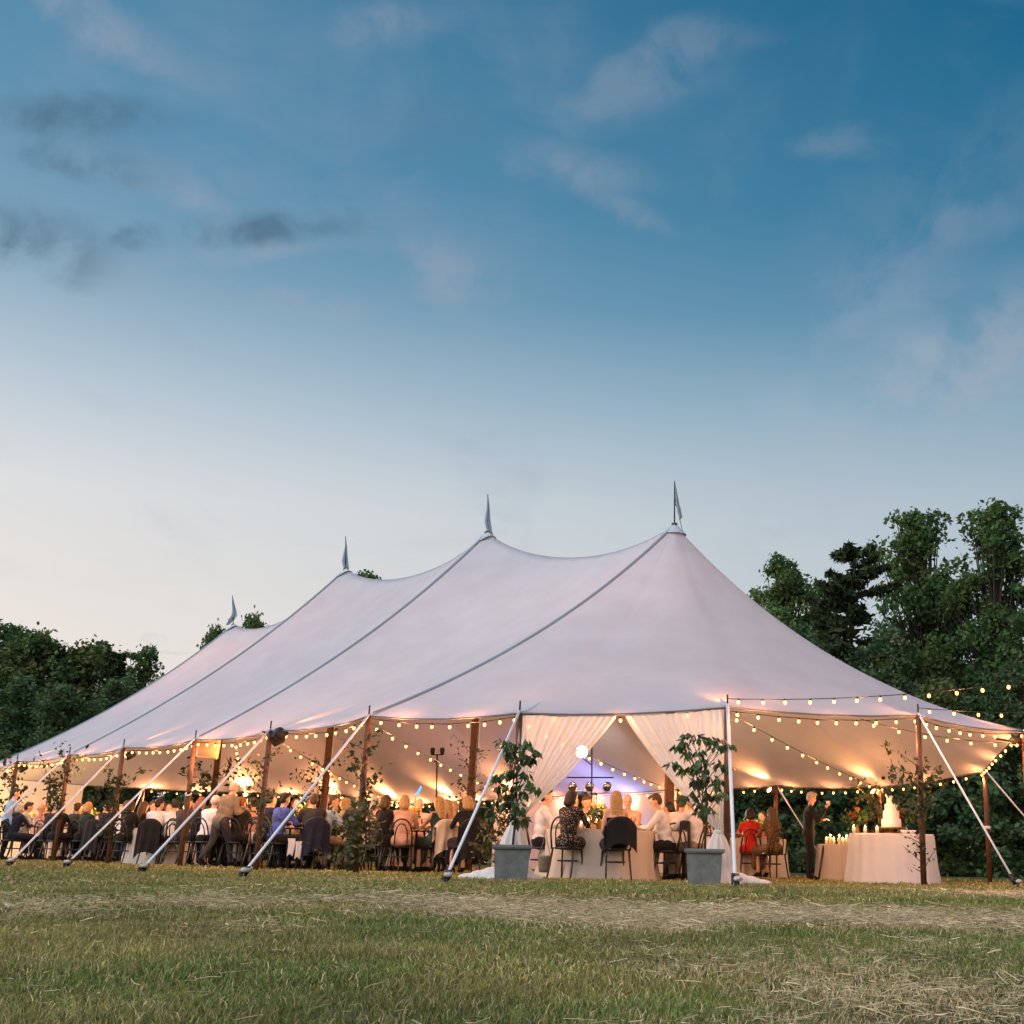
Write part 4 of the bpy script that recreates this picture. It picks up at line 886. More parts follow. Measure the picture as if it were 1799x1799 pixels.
def pa(label, px, py0, py1, px0, px1, Y, col, yaw=0., ped=True, tilt=0.):
    a = at(px0, py1, Y); b = at(px1, py0, Y); c = (a+b)/2; w2 = abs(b.x-a.x)/2; h2 = abs(b.z-a.z)/2; g = gh(c.x, Y); o = thing('loudspeaker', label, 'speaker', Vector((c.x, Y, g)), 0, 'loudspeakers'); cz = c.z-g
    rot = Matrix.Rotation(yaw, 3, 'Z') @ Matrix.Rotation(tilt, 3, 'Y'); m_ = mat('speaker_%s' % ('cream' if col[0] > .3 else 'black'), col, .6, .1)
    bmx = MB(); bmx.box((0,0,0), (w2,.17,h2)); ob = bmx.build('cabinet', m_, o, smooth=False, loc=(0,0,cz)); ob.rotation_euler = rot.to_euler(); md = ob.modifiers.new('bevel','BEVEL'); md.width = .03; md.segments = 3
    gr = MB(); gr.box((0,-.178,0), (w2*.86,.006,h2*.86)); gb = gr.build('grille', mat('grille_%s' % ('cream' if col[0] > .3 else 'black'), tuple(v*.8 for v in col), .8, .3, 90.), o, loc=(0,0,cz)); gb.rotation_euler = rot.to_euler()
    if ped: MB().tube([(0,0,0),(0,0,cz-h2)], .018, 8).build('stand_pole', STEEL, o)
    else: MB().tube([(0,.1,cz),(-w2-.25,.15,cz+.05)], .02, 6).build('bracket', STEEL, o)
pa('black loudspeaker on a stand beneath the stage lights', 1018, 1390, 1425, 1003, 1032, 30.3, (.016,.016,.018))
pa('cream loudspeaker hung beside the pole with a white tag', 366, 1297, 1332, 347, 386, 25.2, (.62,.46,.30), .25, False, .05)
pa('black loudspeaker at the head of the near pole with black lamp', 490, 1281, 1300, 480, 502, 21.9, (.016,.016,.018), .5, False, .5)
pa('black loudspeaker at the right tent corner', 1790, 1297, 1308, 1779, 1799, 22.6, (.02,.02,.022), -.3, False, 0)
Yl = 31.5; q2 = gpt(766, Yl); ls = thing('light_stand', 'thin black stand with two small lamps on a crossbar', 'light stand', q2); f_ = lambda px, py: at(px, py, Yl)-q2
MB().tube([(0,0,0), f_(768,1327)], .018, 8).build('mast', STEEL, ls); MB().tube([f_(758,1326), f_(778,1326)], .014, 6).build('cross_bar', STEEL, ls); MB().box(f_(766,1337), (.04,.03,.03)).build('clamp', STEEL, ls)
for x in (760,777): MB().lathe([(.05,.08),(.06,.02),(.045,-.08)],12).build('lamp_head', BLK, ls, loc=f_(x,1320)).rotation_euler = (R_(20),0,0)
for a in range(3): MB().tube([(0,0,.5),(.45*math.cos(a*2.1+.4),.45*math.sin(a*2.1+.4),0)], .012, 6).build('leg', STEEL, ls)
bs_ = thing('blue_light_stick', 'glowing blue light stick leaning near the rear eave', 'light', at(735,1391,33.0)); MB().tube([(-.05,0,-.08),(.02,0,.03),(.06,0,.14)], [.03,.025,.018], 8).build('tube', emis('blue_tube', (.05,.30,1.0), 3.0), bs_); MB().tube([(-.05,0,-.08),(-.06,0,-(bs_.location.z-gh(*bs_.location.xy)))], .012, 6).build('holder', STEEL, bs_)
# small white tags on poles
for nm, z, lab in [('S2',1.30,'small white tag on the near pole beneath the cream loudspeaker'),('B1',1.05,'small white tag on the rear pole left of the standing man'),('E5',1.05,'small white tag on the right rear pole')]:
    tg = thing('pole_tag', lab, 'tag', POLEBASE[nm]+Vector((0,0,z)), 0, 'white tags on tent poles'); MB().lathe([(.058,-.03),(.061,-.03),(.061,.03),(.058,.03)], 14, caps=False).build('band', STRAP, tg)
# ------------------------------------------------------------------ people
SKIN = {k: mat('skin_'+k, c, .5, .08, 14., spec=.35) for k, c in {'l':(.62,.38,.27),'p':(.66,.36,.26),'t':(.46,.26,.16),'d':(.10,.055,.035)}.items()}
EYE = mat('eye_dark', (.02,.014,.01), .3); LIP = mat('lip', (.34,.12,.10), .5)
def hairmat(n, c): return mat('hair_'+n, c, .55, .45, 38., .6, 120., spec=.4)
HAIR = {'bl':hairmat('blond', (.42,.27,.11)), 'br':hairmat('brown', (.085,.045,.022)), 'dk':hairmat('dark', (.018,.012,.010)), 'gr':hairmat('grey', (.40,.36,.32)), 'wh':hairmat('white', (.62,.58,.54)), 'rd':hairmat('auburn', (.20,.07,.03))}
def fabric(name, c, c2=None, sc=38.):
    k = 'fabric_'+name
    if k in MATS: return MATS[k]
    if c2 is None: return mat(k, c, .85, .2, 7., .9, 16., spec=.15, sheen=.1)
    mt = mat(k, c, .85, .1); t = NT(mt.node_tree); bs = t.n['Principled BSDF']; v = t.node('ShaderNodeTexVoronoi', i_Scale=sc, i_Vector=t.node('ShaderNodeTexCoord').outputs['Object'])
    t.inp(bs, 'Base Color', t.ramp(v.outputs[0], [(.30, c2), (.42, c)], 'LINEAR')); return mt
FB = {'white':fabric('white',(.74,.72,.73)), 'cream':fabric('cream',(.62,.55,.46)), 'ltblue':fabric('light_blue',(.36,.46,.60)), 'blue':fabric('royal_blue',(.06,.10,.40)), 'pink':fabric('pink',(.66,.42,.40)), 'peach':fabric('peach',(.60,.36,.27)),
      'tan':fabric('tan',(.19,.16,.12)), 'khaki':fabric('khaki',(.30,.24,.16)), 'black':fabric('black',(.014,.014,.016)), 'navy':fabric('navy',(.016,.020,.04)), 'green':fabric('dark_green',(.022,.045,.040)), 'red':fabric('red',(.52,.03,.02)), 'rose':fabric('rose',(.50,.15,.15)),
      'floral':fabric('black_floral',(.014,.013,.014),(.30,.24,.20)), 'bluepat':fabric('blue_pattern',(.42,.48,.58),(.12,.16,.26),45.), 'brownpat':fabric('brown_pattern',(.10,.06,.03),(.26,.16,.07)), 'char':fabric('charcoal',(.04,.04,.045)), 'grey':fabric('grey',(.22,.22,.24))}
def V3(*a): return np.array(a, float)
class Soup:
    def __init__(s): s.mb = MB(); s.seg = []
    def cap(s, a, b, ra, rb, reg, n=12):
        a, b = np.array(a,float), np.array(b,float); L = np.linalg.norm(b-a)+1e-6
        s.mb.tube([tuple(a), tuple(b)], [ra, rb], n); s.mb.ell(a, (ra,)*3, n, 8); s.mb.ell(b, (rb,)*3, n, 8); s.seg.append((a, b, ra, rb, reg))
    def ell(s, c, r, reg, rot=None):
        s.mb.ell(c, r, 16, 10, rot); 
        if reg is not None: s.seg.append((np.array(c,float), np.array(c,float), float(np.mean(r)), float(np.mean(r)), reg))
PENDING = []                               # (object name, soup, voxel) remeshed together below
def unit(v): return v/np.linalg.norm(v)
def build_person(sp):
    """one figure in its own frame: +Y ahead, origin on the ground under the hips"""
    S = Soup(); f = sp.get('sex','m') == 'f'; k = sp.get('k', 1.0)*(.95 if f else 1.0); th = sp.get('lean', .12); st = sp.get('pose','sit') != 'sit'
    wid = (.90 if f else 1.0)*sp.get('w',1.0); up = V3(sp.get('side',0.), math.sin(th), math.cos(th)); up = unit(up)
    hip = V3(0, 0, .90*k) if st else V3(0, -.02, .555)
    wai, che, nek = hip+up*.17*k, hip+up*.34*k, hip+up*.515*k; shz = hip+up*.465*k; sx = V3(.178*wid*k,0,0)
    hd = unit(up+V3(0, .35*math.sin(sp.get('nod',.15))-.25*math.sin(th), .35)); head = nek+hd*.165*k+V3(0,.015,0)
    S.ell(hip, (.168*wid*k,.125*k,.125*k), 'hip'); S.ell(wai, (.145*wid*k,.105*k,.15*k), 'torso'); S.ell(che, (.168*wid*k,.118*k,.165*k), 'torso'); S.cap(shz-sx*.75, shz+sx*.75, .062*k, .062*k, 'torso'); S.cap(che+up*.05, nek-up*.03, .10*k, .06*k, 'torso')
    if f: S.ell(che+V3(0,.085,-.02), (.115*wid,.065,.06), 'torso')
    elif sp.get('w',1) > 1.05: S.ell(wai+V3(0,.06,.0), (.15*wid,.11,.13), 'torso')
    S.cap(nek-up*.02, head-hd*.05, .053*k*(.88 if f else 1), .05*k*(.88 if f else 1), 'neck')
    hy, tilt = sp.get('hy',0.), sp.get('nod',.15); HR = Matrix.Rotation(hy,3,'Z') @ Matrix.Rotation(-tilt,3,'X') @ Matrix.Rotation(sp.get('tilt',0),3,'Y'); HRn = np.array(HR)
    hp = lambda *v: head+HRn @ (V3(*v)*k)
    S.ell(head+HRn @ V3(0,-.008,.022)*k, (.076*k,.096*k,.098*k), 'head', HR); S.ell(hp(0,.022,-.045), (.057*k,.066*k,.068*k), 'head', HR); S.ell(hp(0,.092,-.012), (.013*k,.022*k,.022*k), None, HR); S.ell(hp(0,.07,-.088), (.028*k,.02*k,.02*k), None, HR)
    for x in (-1,1): S.ell(hp(x*.078,-.005,-.005), (.012*k,.02*k,.032*k), None, HR)
    legs = sp.get('legs','sit' if not st else 'stand'); hands = []
    for i, x in enumerate((-1,1)):
        hj = hip+V3(x*.088*k*wid,0,-.02)
        if legs == 'sit': kn, an, to = V3(x*.105,.43,.50), V3(x*.11,.40+.03*x,.09), V3(x*.125,.54+.03*x,.035)
        elif legs == 'stand': kn, an, to = V3(x*.095*k,.03,.48*k), V3(x*.10*k,-.01,.085), V3(x*.12*k,.13,.035)
        else: st_ = .22*x*sp.get('stride',1); kn, an, to = V3(x*.085*k,st_*.6+.06,.49*k), V3(x*.09*k,st_*1.25-.03,.10+(.05 if st_ < 0 else 0)), V3(x*.10*k,st_*1.25+.12,.045)
        S.cap(hj, kn, .088*k*wid, .060*k, 'thigh'); S.cap(kn, an, .058*k, .038*k, 'shin'); S.cap(an, to, .042, .034, 'foot')
        sh = shz+sx*x; md = sp.get('arms',('table','table'))[i]
        out, fo, uv = V3(x,0,0), V3(0,1,0), V3(0,0,1)
        if md == 'table': el, wr = sh+out*.06+fo*.17-uv*.21, V3(x*.13,max(.36,shz[1]+.30),.80)
        elif md == 'lap': el, wr = sh+out*.05-fo*.02-uv*.27, V3(x*.10,.26,.63)
        elif md == 'drink': el, wr = sh+out*.09+fo*.17-uv*.20, head+V3(x*.05,.20,-.10)
        elif md == 'chin': el, wr = V3(x*.16,shz[1]+.26,.83), head+V3(x*.045,.11,-.14)
        elif md == 'side': el, wr = sh+out*.06-fo*.03-uv*.28*k, sh+out*.07+fo*.05-uv*.53*k
        elif md == 'hold': el, wr = sh+out*.05+fo*.02-uv*.28*k, sh-out*.02+fo*.27-uv*.20*k
        elif md == 'hold_hi': el, wr = sh+out*.07+fo*.12-uv*.24*k, sh-out*.02+fo*.28+uv*.02*k
        elif md == 'reach': el, wr = sh+out*.05+fo*.22-uv*.14*k, sh-out*.04+fo*.46-uv*.20*k
        elif md == 'hug': el, wr = sh+out*.05+fo*.26-uv*.05, sh-out*.12+fo*.42+uv*.05
        S.cap(sh, el, .050*k*(.88 if f else 1), .041*k*(.88 if f else 1), 'uarm'); S.cap(el, wr, .040*k*(.88 if f else 1), .028*k, 'farm')
        dr = unit(wr-el); pa_ = wr+dr*.055*k; hands.append((wr, dr, pa_, x, md)); S.cap(wr, pa_, .028*k, .034*k, 'hand', 8)
    return S, dict(head=head, HR=HRn, k=k, hip=hip, hands=hands, nek=nek, che=che, shz=shz, up=up, st=st, f=f)
def hair_soup(sp, J):
    k, h, R = J['k'], J['head'], J['HR']; P = lambda *v: h+R @ (V3(*v)*k); H = Soup(); style = sp.get('hair','short'); RM = Matrix(R.tolist())
    if style == 'bald': return None
    if style == 'balding': H.ell(P(0,-.045,-.005), (.082*k,.062*k,.05*k), 'h', RM); return H
    H.ell(P(0,-.022,.032), (.083*k,.094*k,.092*k), 'h', RM); H.ell(P(0,-.045,-.02), (.076*k,.062*k,.065*k), 'h', RM)
    if style == 'short': H.ell(P(.01,.045,.098), (.055*k,.045*k,.026*k), 'h', RM)
    if style in ('long','bob'):
        L = -.27 if style == 'long' else -.10
        H.cap(P(0,-.055,.02), P(0,-.085,L), .078*k, .062*k, 'h')
        for x in (-1,1): H.cap(P(x*.066,-.005,.03), P(x*.075,-.03,L*.85), .034*k, .030*k, 'h'); H.cap(P(x*.04,-.065,.0), P(x*.055,-.08,L), .052*k, .045*k, 'h')
    if style == 'bun': H.ell(P(0,-.115,.045), (.045*k,.042*k,.042*k), 'h', RM)
    if style == 'pony': H.cap(P(0,-.10,.04), P(0,-.15,-.12), .036*k, .022*k, 'h'); 
    return H
def skirt_soup(J, sp, long=True):
    H = Soup(); k = J['k']; hip = J['hip']
    if J['st']: H.ell(hip, (.17,.13,.12), 's'); H.cap(hip-V3(0,0,.05), V3(0,.01,.35), .14, .21, 's'); return H
    H.ell(hip, (.175,.14,.115), 's')
    for x in (-1,0,1): H.cap(hip+V3(x*.09,.0,-.02), V3(x*.12,.43,.515), .10, .082, 's'); H.cap(V3(x*.13,.46,.50), V3(x*.14,.46,.22 if long else .40), .075, .06, 's')
    return H
SPEC = []
def P_(label, px, where, **kw): SPEC.append((label, px, where, kw))
BR = dict(hair='short', hc='br'); DK = dict(hair='short', hc='dk')
# entrance table
P_('blonde woman with long hair in a black strapless dress, back to us', 1081, ('t1','n'), sex='f', hair='long', hc='bl', top='black', slv='none', low='skirt', lowc='black', back='bare', nod=.05, arms=('lap','table'))
P_('man in white shirt at the entrance table leaning left over his plate', 1170, ('t1','s'), top='white', lowc='black', lean=.28, nod=.5, **BR)
P_('dark haired woman in a black floral dress seen from behind', 997, ('t1','n'), sex='f', hair='bob', hc='dk', top='floral', slv='long', low='skirt', lowc='floral', skin='t', lean=.16, hy=-.4)
P_('man in white shirt left of the floral dress, facing right', 949, ('t1','s'), top='white', lowc='black', lean=.10, nod=.1, **DK)
P_('man looking down at his plate behind the entrance table', 1022, ('t1','f'), top='pink', lowc='navy', lean=.3, nod=.5, **BR)  # white shirt, the pink light on it is put into the fabric colour
P_('brown haired woman beside him behind the entrance table', 1000, ('t1','f'), sex='f', hair='bob', hc='br', top='peach', slv='short', low='skirt', lowc='peach', lean=.2, nod=.2, far=.28)
P_('bald man behind the long haired blonde', 1103, ('t1','f'), hair='bald', top='peach', lowc='navy', lean=.1, hy=.4)
P_('dark ponytail woman half hidden behind the man in white', 1178, (23.4, R_(60)), sex='f', hair='pony', hc='dk', top='cream', low='skirt', lowc='black')
P_('brown haired man with his back to the right curtain', 1196, ('t10','n'), top='white', lowc='black', lean=.05, **BR)
P_('man in white shirt behind the right potted tree', 1222, (20.9, R_(55)), top='white', lowc='khaki', lean=.15, nod=.3, **DK)
# table of the peach shawl
P_('grey blonde woman in a peach shawl, back to us on a black chair', 704, ('t2','n'), sex='f', hair='bob', hc='bl', top='peach', slv='long', low='skirt', lowc='peach', w=1.12, lean=.08)
P_('blonde woman in a sleeveless dark green dress, turned left', 766, ('t2','n'), sex='f', hair='long', hc='bl', top='green', slv='none', low='skirt', lowc='green', lean=.06, hy=.3)
P_('blonde woman in a rose top behind the dark green dress', 784, (24.0, R_(80)), sex='f', hair='long', hc='bl', top='rose', slv='short', low='skirt', lowc='rose', lean=.12)
P_('bald man facing us over the peach shawled woman', 731, ('t2','f'), hair='balding', hc='wh', top='pink', lowc='navy', lean=.05, hy=.25)
P_('man with dark hair facing us at the vine wrapped pole', 660, ('t2','f'), top='cream', lowc='khaki', lean=.2, nod=.35, arms=('table','chin'), **BR)
P_('grey haired woman in a pale pink knit, facing right', 645, ('t2','s'), sex='f', hair='bob', hc='gr', top='pink', slv='long', low='skirt', lowc='pink', lean=.2)
P_('blonde woman in black with her back to the left guy strap', 818, (22.6, R_(28)), sex='f', hair='bob', hc='bl', top='black', slv='long', low='skirt', lowc='black')
P_('flushed man with glasses facing us left of the left curtain', 797, (25.6, R_(150)), top='peach', lowc='navy', hair='short', hc='bl', lean=.15)
# kissing couple
P_('man in light blue shirt leaning to kiss a blonde woman', 566, ('t3','n'), top='ltblue', lowc='khaki', lean=.22, hy=-.5, yaw=R_(-58), **BR)
P_('blonde woman in cream kissing the man in light blue', 606, (24.2, R_(75)), sex='f', hair='bob', hc='bl', top='cream', slv='long', low='skirt', lowc='cream', lean=.18, nod=.1)
P_('man in dark suit with pale hair, back to us by the vine', 625, ('t3','n'), hair='balding', hc='gr', top='char', lowc='black', w=1.1, lean=.12)
# royal blue
P_('man in a royal blue shirt with dark hair, turned right', 482, ('t4','n'), top='blue', lowc='black', lean=.18, yaw=R_(-40), **DK)
P_('brown haired woman facing us beyond the royal blue shirt', 511, ('t4','f'), sex='f', hair='bob', hc='br', top='cream', slv='short', low='skirt', lowc='black', lean=.15)
P_('light brown haired woman facing left at the candlelit table', 540, ('t4','f'), sex='f', hair='long', hc='rd', top='brownpat', slv='short', low='skirt', lowc='brownpat', lean=.1, hy=.5)
P_('auburn haired man behind the pole with the black lamp', 468, ('t4','f'), top='pink', lowc='navy', hair='short', hc='rd', lean=.05)
# tan jacket
P_('grey haired man in tan jacket and khakis stepping between tables', 381, (24.9, R_(-32)), pose='stand', legs='walk', stride=1.0, hair='short', hc='gr', top='tan', lowc='char', lean=.34, nod=.4, w=1.08, arms=('reach','hold'), k=.94)
P_('white haired man in pale shirt bowed over the table', 358, ('t5','n'), top='white', lowc='black', hair='short', hc='wh', lean=.28, nod=.5, skin='p')
P_('bald man rising above the others behind the tan jacket', 396, (27.9, R_(175)), pose='stand', legs='stand', hair='bald', top='pink', lowc='navy', arms=('side','side'), k=.86, skin='p')
P_('pink lit man facing us at the tan jacket table', 400, ('t5','f'), hair='balding', hc='gr', top='white', lowc='navy', lean=.22, nod=.4, skin='p')  # pink light on his face is put into the skin tone
P_('dark haired woman right of the pink lit man', 418, ('t5','f'), sex='f', hair='bob', hc='dk', top='rose', slv='short', low='skirt', lowc='rose', lean=.1, far=.30)
P_('dark haired woman in peach top, back to us left of the vine', 438, ('t5','n'), sex='f', hair='bun', hc='dk', top='peach', slv='long', low='skirt', lowc='cream', lean=.12)
# white shirts
P_('man in white shirt turning right, dark jacket on his chair', 267, ('t6','n'), top='white', lowc='black', lean=.14, hy=-.7, **DK)
P_('man in white shirt with his back to us on a bare black chair', 297, ('t6','n'), top='white', lowc='black', lean=.2, far=.30, **DK)
P_('man in pink shirt behind the two white shirts', 258, ('t6','f'), top='pink', lowc='navy', lean=.02, hair='short', hc='br')
P_('brown haired woman left of the cream speaker pole', 322, ('t6','s'), sex='f', hair='bob', hc='br', top='peach', slv='long', low='skirt', lowc='black', lean=.1)
P_('man in pink shirt facing us at the white shirts table', 330, ('t6','f'), top='pink', lowc='navy', lean=.2, nod=.3, hair='short', hc='gr')
P_('woman with long brown hair in black beside the dark vine', 238, (28.2, R_(-35)), sex='f', hair='long', hc='br', top='black', slv='long', low='skirt', lowc='black')
# left
P_('man in white shirt bending forward, nearest the dark vine pole', 188, ('t7','n'), top='white', lowc='black', lean=.45, nod=.4, **DK)
P_('balding man in white shirt leaning right at the left table', 158, ('t7','n'), hair='balding', hc='wh', top='white', lowc='black', lean=.4, nod=.3, yaw=R_(-62), far=.30)
P_('standing man in pink behind the left table', 186, (33.0, R_(170)), pose='stand', legs='stand', top='pink', lowc='navy', arms=('hold','side'), k=.88, **BR)
P_('man in cream facing us between the left vines', 145, ('t7','f'), top='cream', lowc='navy', lean=.1, **DK)
P_('woman with candlelit face at the left table', 121, ('t7','s'), sex='f', hair='bob', hc='rd', top='peach', slv='short', low='skirt', lowc='peach', lean=.2)
P_('woman with long blonde hair in black, back to us far left', 94, (29.9, R_(-12)), sex='f', hair='long', hc='bl', top='black', slv='long', low='skirt', lowc='black', nod=0.)
P_('balding man in pale pink shirt with glowing face far left', 58, ('t8','n'), hair='balding', hc='gr', top='pink', lowc='cream', lean=.05, yaw=R_(-75), skin='p')
P_('fair haired man behind the far left table', 74, ('t8','f'), hair='short', hc='bl', top='peach', lowc='navy', lean=.1)
P_('man in blue patterned shirt at the far left, facing right', 32, (31.6, R_(-62)), top='bluepat', lowc='black', lean=.12, **DK)
P_('standing man in light blue cut by the left edge of the photo', 3, (31.0, R_(-60)), pose='stand', legs='stand', top='ltblue', lowc='black', arms=('hold','side'), k=.97, **DK)
P_('woman with dark hair in black, back to us right of the dark vine', 216, (27.9, R_(-15)), sex='f', hair='bob', hc='dk', top='black', slv='long', low='skirt', lowc='black')
P_('man in navy suit, back to us left of the dark vine pole', 174, (29.4, R_(-22)), top='navy', lowc='black', lean=.2, **DK)
P_('woman in dark green, back to us near the far left vine', 122, (30.3, R_(-10)), sex='f', hair='bun', hc='br', top='green', slv='long', low='skirt', lowc='black')
P_('man in charcoal suit, back to us at the candlelit table', 545, ('t4','n'), top='char', lowc='black', lean=.22, far=.26, **BR)
P_('woman in black with auburn hair, back to us left of the tan jacket', 340, (25.6, R_(-20)), sex='f', hair='bob', hc='rd', top='black', slv='short', low='skirt', lowc='black')
P_('woman in rose facing us between the white shirts', 285, ('t6','f'), sex='f', hair='long', hc='br', top='rose', slv='short', low='skirt', lowc='rose')
P_('man in light blue facing us behind the dark vine', 208, ('t7','f'), top='ltblue', lowc='navy', hair='short', hc='gr', far=.3)
P_('woman with grey hair in navy, back to us beside the leftmost pole', 18, (30.9, R_(-25)), sex='f', hair='bob', hc='gr', top='navy', slv='long', low='skirt', lowc='navy')
P_('man in black suit, back to us between two far left blondes', 78, (30.6, R_(-20)), top='black', lowc='black', hair='short', hc='gr', lean=.2)
P_('woman with blonde bob in dark green, back to us far left', 140, (29.6, R_(-25)), sex='f', hair='bob', hc='bl', top='green', slv='short', low='skirt', lowc='black')
P_('man in white shirt and black waist, back to us at the dark vine', 203, (28.7, R_(-30)), top='white', lowc='black', lean=.25, hair='short', hc='br')
P_('man in charcoal jacket, back to us left of the speaker pole', 314, (26.3, R_(-25)), top='char', lowc='black', lean=.15, hair='short', hc='dk')
P_('woman with auburn bun in black, back to us right of the tan jacket', 412, (25.1, R_(-10)), sex='f', hair='bun', hc='rd', top='black', slv='short', low='skirt', lowc='black')
P_('dark haired man in navy, back to us behind the grey green vine', 458, (23.9, R_(-25)), top='navy', lowc='black', lean=.18, hair='short', hc='dk')
P_('woman with brown bob in black, back to us left of the peach shawl', 668, (22.9, R_(-30)), sex='f', hair='bob', hc='br', top='black', slv='short', low='skirt', lowc='black')
# right side
P_('grey haired man in black standing with a cup left of the cake', 1421, (24.6, R_(-88)), pose='stand', legs='stand', hair='short', hc='gr', top='black', lowc='black', arms=('hold','hold_hi'), lean=.06, nod=.35, k=.94)
P_('woman in bright red seated right of the right curtain', 1318, ('t9','n'), sex='f', hair='bob', hc='dk', top='red', slv='long', low='skirt', lowc='red', lean=.2, nod=.4)
P_('brown haired woman in brown pattern, seated with her back to us', 1358, (24.9, R_(25)), sex='f', hair='long', hc='br', top='brownpat', slv='long', low='skirt', lowc='brownpat', lean=.1)
P_('woman in rose sitting beyond the brown patterned dress', 1340, ('t9','f'), sex='f', hair='bun', hc='br', top='rose', slv='short', low='skirt', lowc='rose', lean=.1)
RT = []
for label, px, where, kw in SPEC:
    if where[0] in TABLES:
        p, r, h = TABLES[where[0]]; D = r+kw.get('far',.20); Y = p.y
        for _ in range(8):
            q = gpt(px, Y); dx = q.x-p.x; dY = math.sqrt(max(0, D*D-dx*dx)); Y = p.y+(-dY if where[1] == 'n' else dY if where[1] == 'f' else -.15*dY)
        q = gpt(px, Y); rz = kw.get('yaw', math.atan2(-(p.x-q.x), p.y-q.y))
    else: q = gpt(px, where[0]); rz = where[1]
    S, J = build_person(kw); vox = .0205 if q.y < 24 else .025
    RT.append((label, q, rz, kw, S, J, vox))
# remesh every soup into one continuous skin (all in one depsgraph pass)
tmp = []
def pend(soup, vox, it=3):
    me = soup.mb.mesh('tmp', [], False); o = bpy.data.objects.new('tmp', me); COL.objects.link(o)
    md = o.modifiers.new('r','REMESH'); md.mode = 'VOXEL'; md.voxel_size = vox; md.use_smooth_shade = True; sm = o.modifiers.new('s','SMOOTH'); sm.factor = .5; sm.iterations = it; tmp.append(o); return o
JOB = []
for label, q, rz, kw, S, J, vox in RT:
    hs = hair_soup(kw, J); ss = skirt_soup(J, kw) if kw.get('low') == 'skirt' else None
    JOB.append((pend(S, vox), pend(hs, .014, 2) if hs else None, pend(ss, .024, 4) if ss else None))
bpy.context.view_layer.update(); dg = bpy.context.evaluated_depsgraph_get()
def grab(o):
    if o is None: return None
    e = o.evaluated_get(dg); m_ = e.to_mesh(); n = len(m_.vertices); co = np.empty(n*3, np.float32); m_.vertices.foreach_get('co', co); no = np.empty(n*3, np.float32); m_.vertices.foreach_get('normal', no)
    pl = len(m_.polygons); lp = np.empty(len(m_.loops), np.int32); m_.loops.foreach_get('vertex_index', lp); e.to_mesh_clear(); return co.reshape(-1,3), no.reshape(-1,3), lp.reshape(-1,4)
GOT = [tuple(grab(o) for o in j) for j in JOB]
for o in tmp: me = o.data; bpy.data.objects.remove(o); bpy.data.meshes.remove(me)
def classify(C, seg):
    best = np.full(len(C), 1e9); idx = np.zeros(len(C), int)
    for i, (a, b, ra, rb, reg) in enumerate(seg):
        ab = b-a; L = ab @ ab; t_ = np.clip(((C-a) @ ab)/L, 0, 1) if L > 1e-9 else np.zeros(len(C)); d = np.linalg.norm(C-(a+t_[:,None]*ab), axis=1)/(ra+(rb-ra)*t_)
        m_ = d < best; best[m_] = d[m_]; idx[m_] = i
    return np.array([s[4] for s in seg])[idx]
def submesh(name, co, no, F, mask, off, mt):
    Fm = F[mask]
    if len(Fm) == 0: return None
    u, inv = np.unique(Fm, return_inverse=True); V = co[u]+no[u]*off; return np_mesh(name, V, inv.reshape(-1,4), mt, True)
def finger_geo(mb, J):
    k = J['k']
    for wr, dr, pa_, x, md in J['hands']:
        sidev = np.cross(dr, V3(0,0,1)); sidev = sidev/(np.linalg.norm(sidev)+1e-6); dn = np.cross(sidev, dr); dn = dn if dn[2] < 0 else -dn
        for i, (o_, ln) in enumerate([(-.030,.062),(-.010,.075),(.010,.070),(.028,.055)]):
            a = pa_+sidev*o_*k; b = a+dr*ln*.55*k+dn*.012; c = b+dr*ln*.35*k+dn*ln*.45*k; mb.tube([tuple(a),tuple(b),tuple(c)], [.0095*k,.0085*k,.006*k], 6)
        a = wr+dr*.03-sidev*x*.02; b = a-sidev*x*.04*k+dr*.035*k; c = b+dr*.03*k+dn*.01; mb.tube([tuple(a),tuple(b),tuple(c)], [.011*k,.010*k,.007*k], 6)
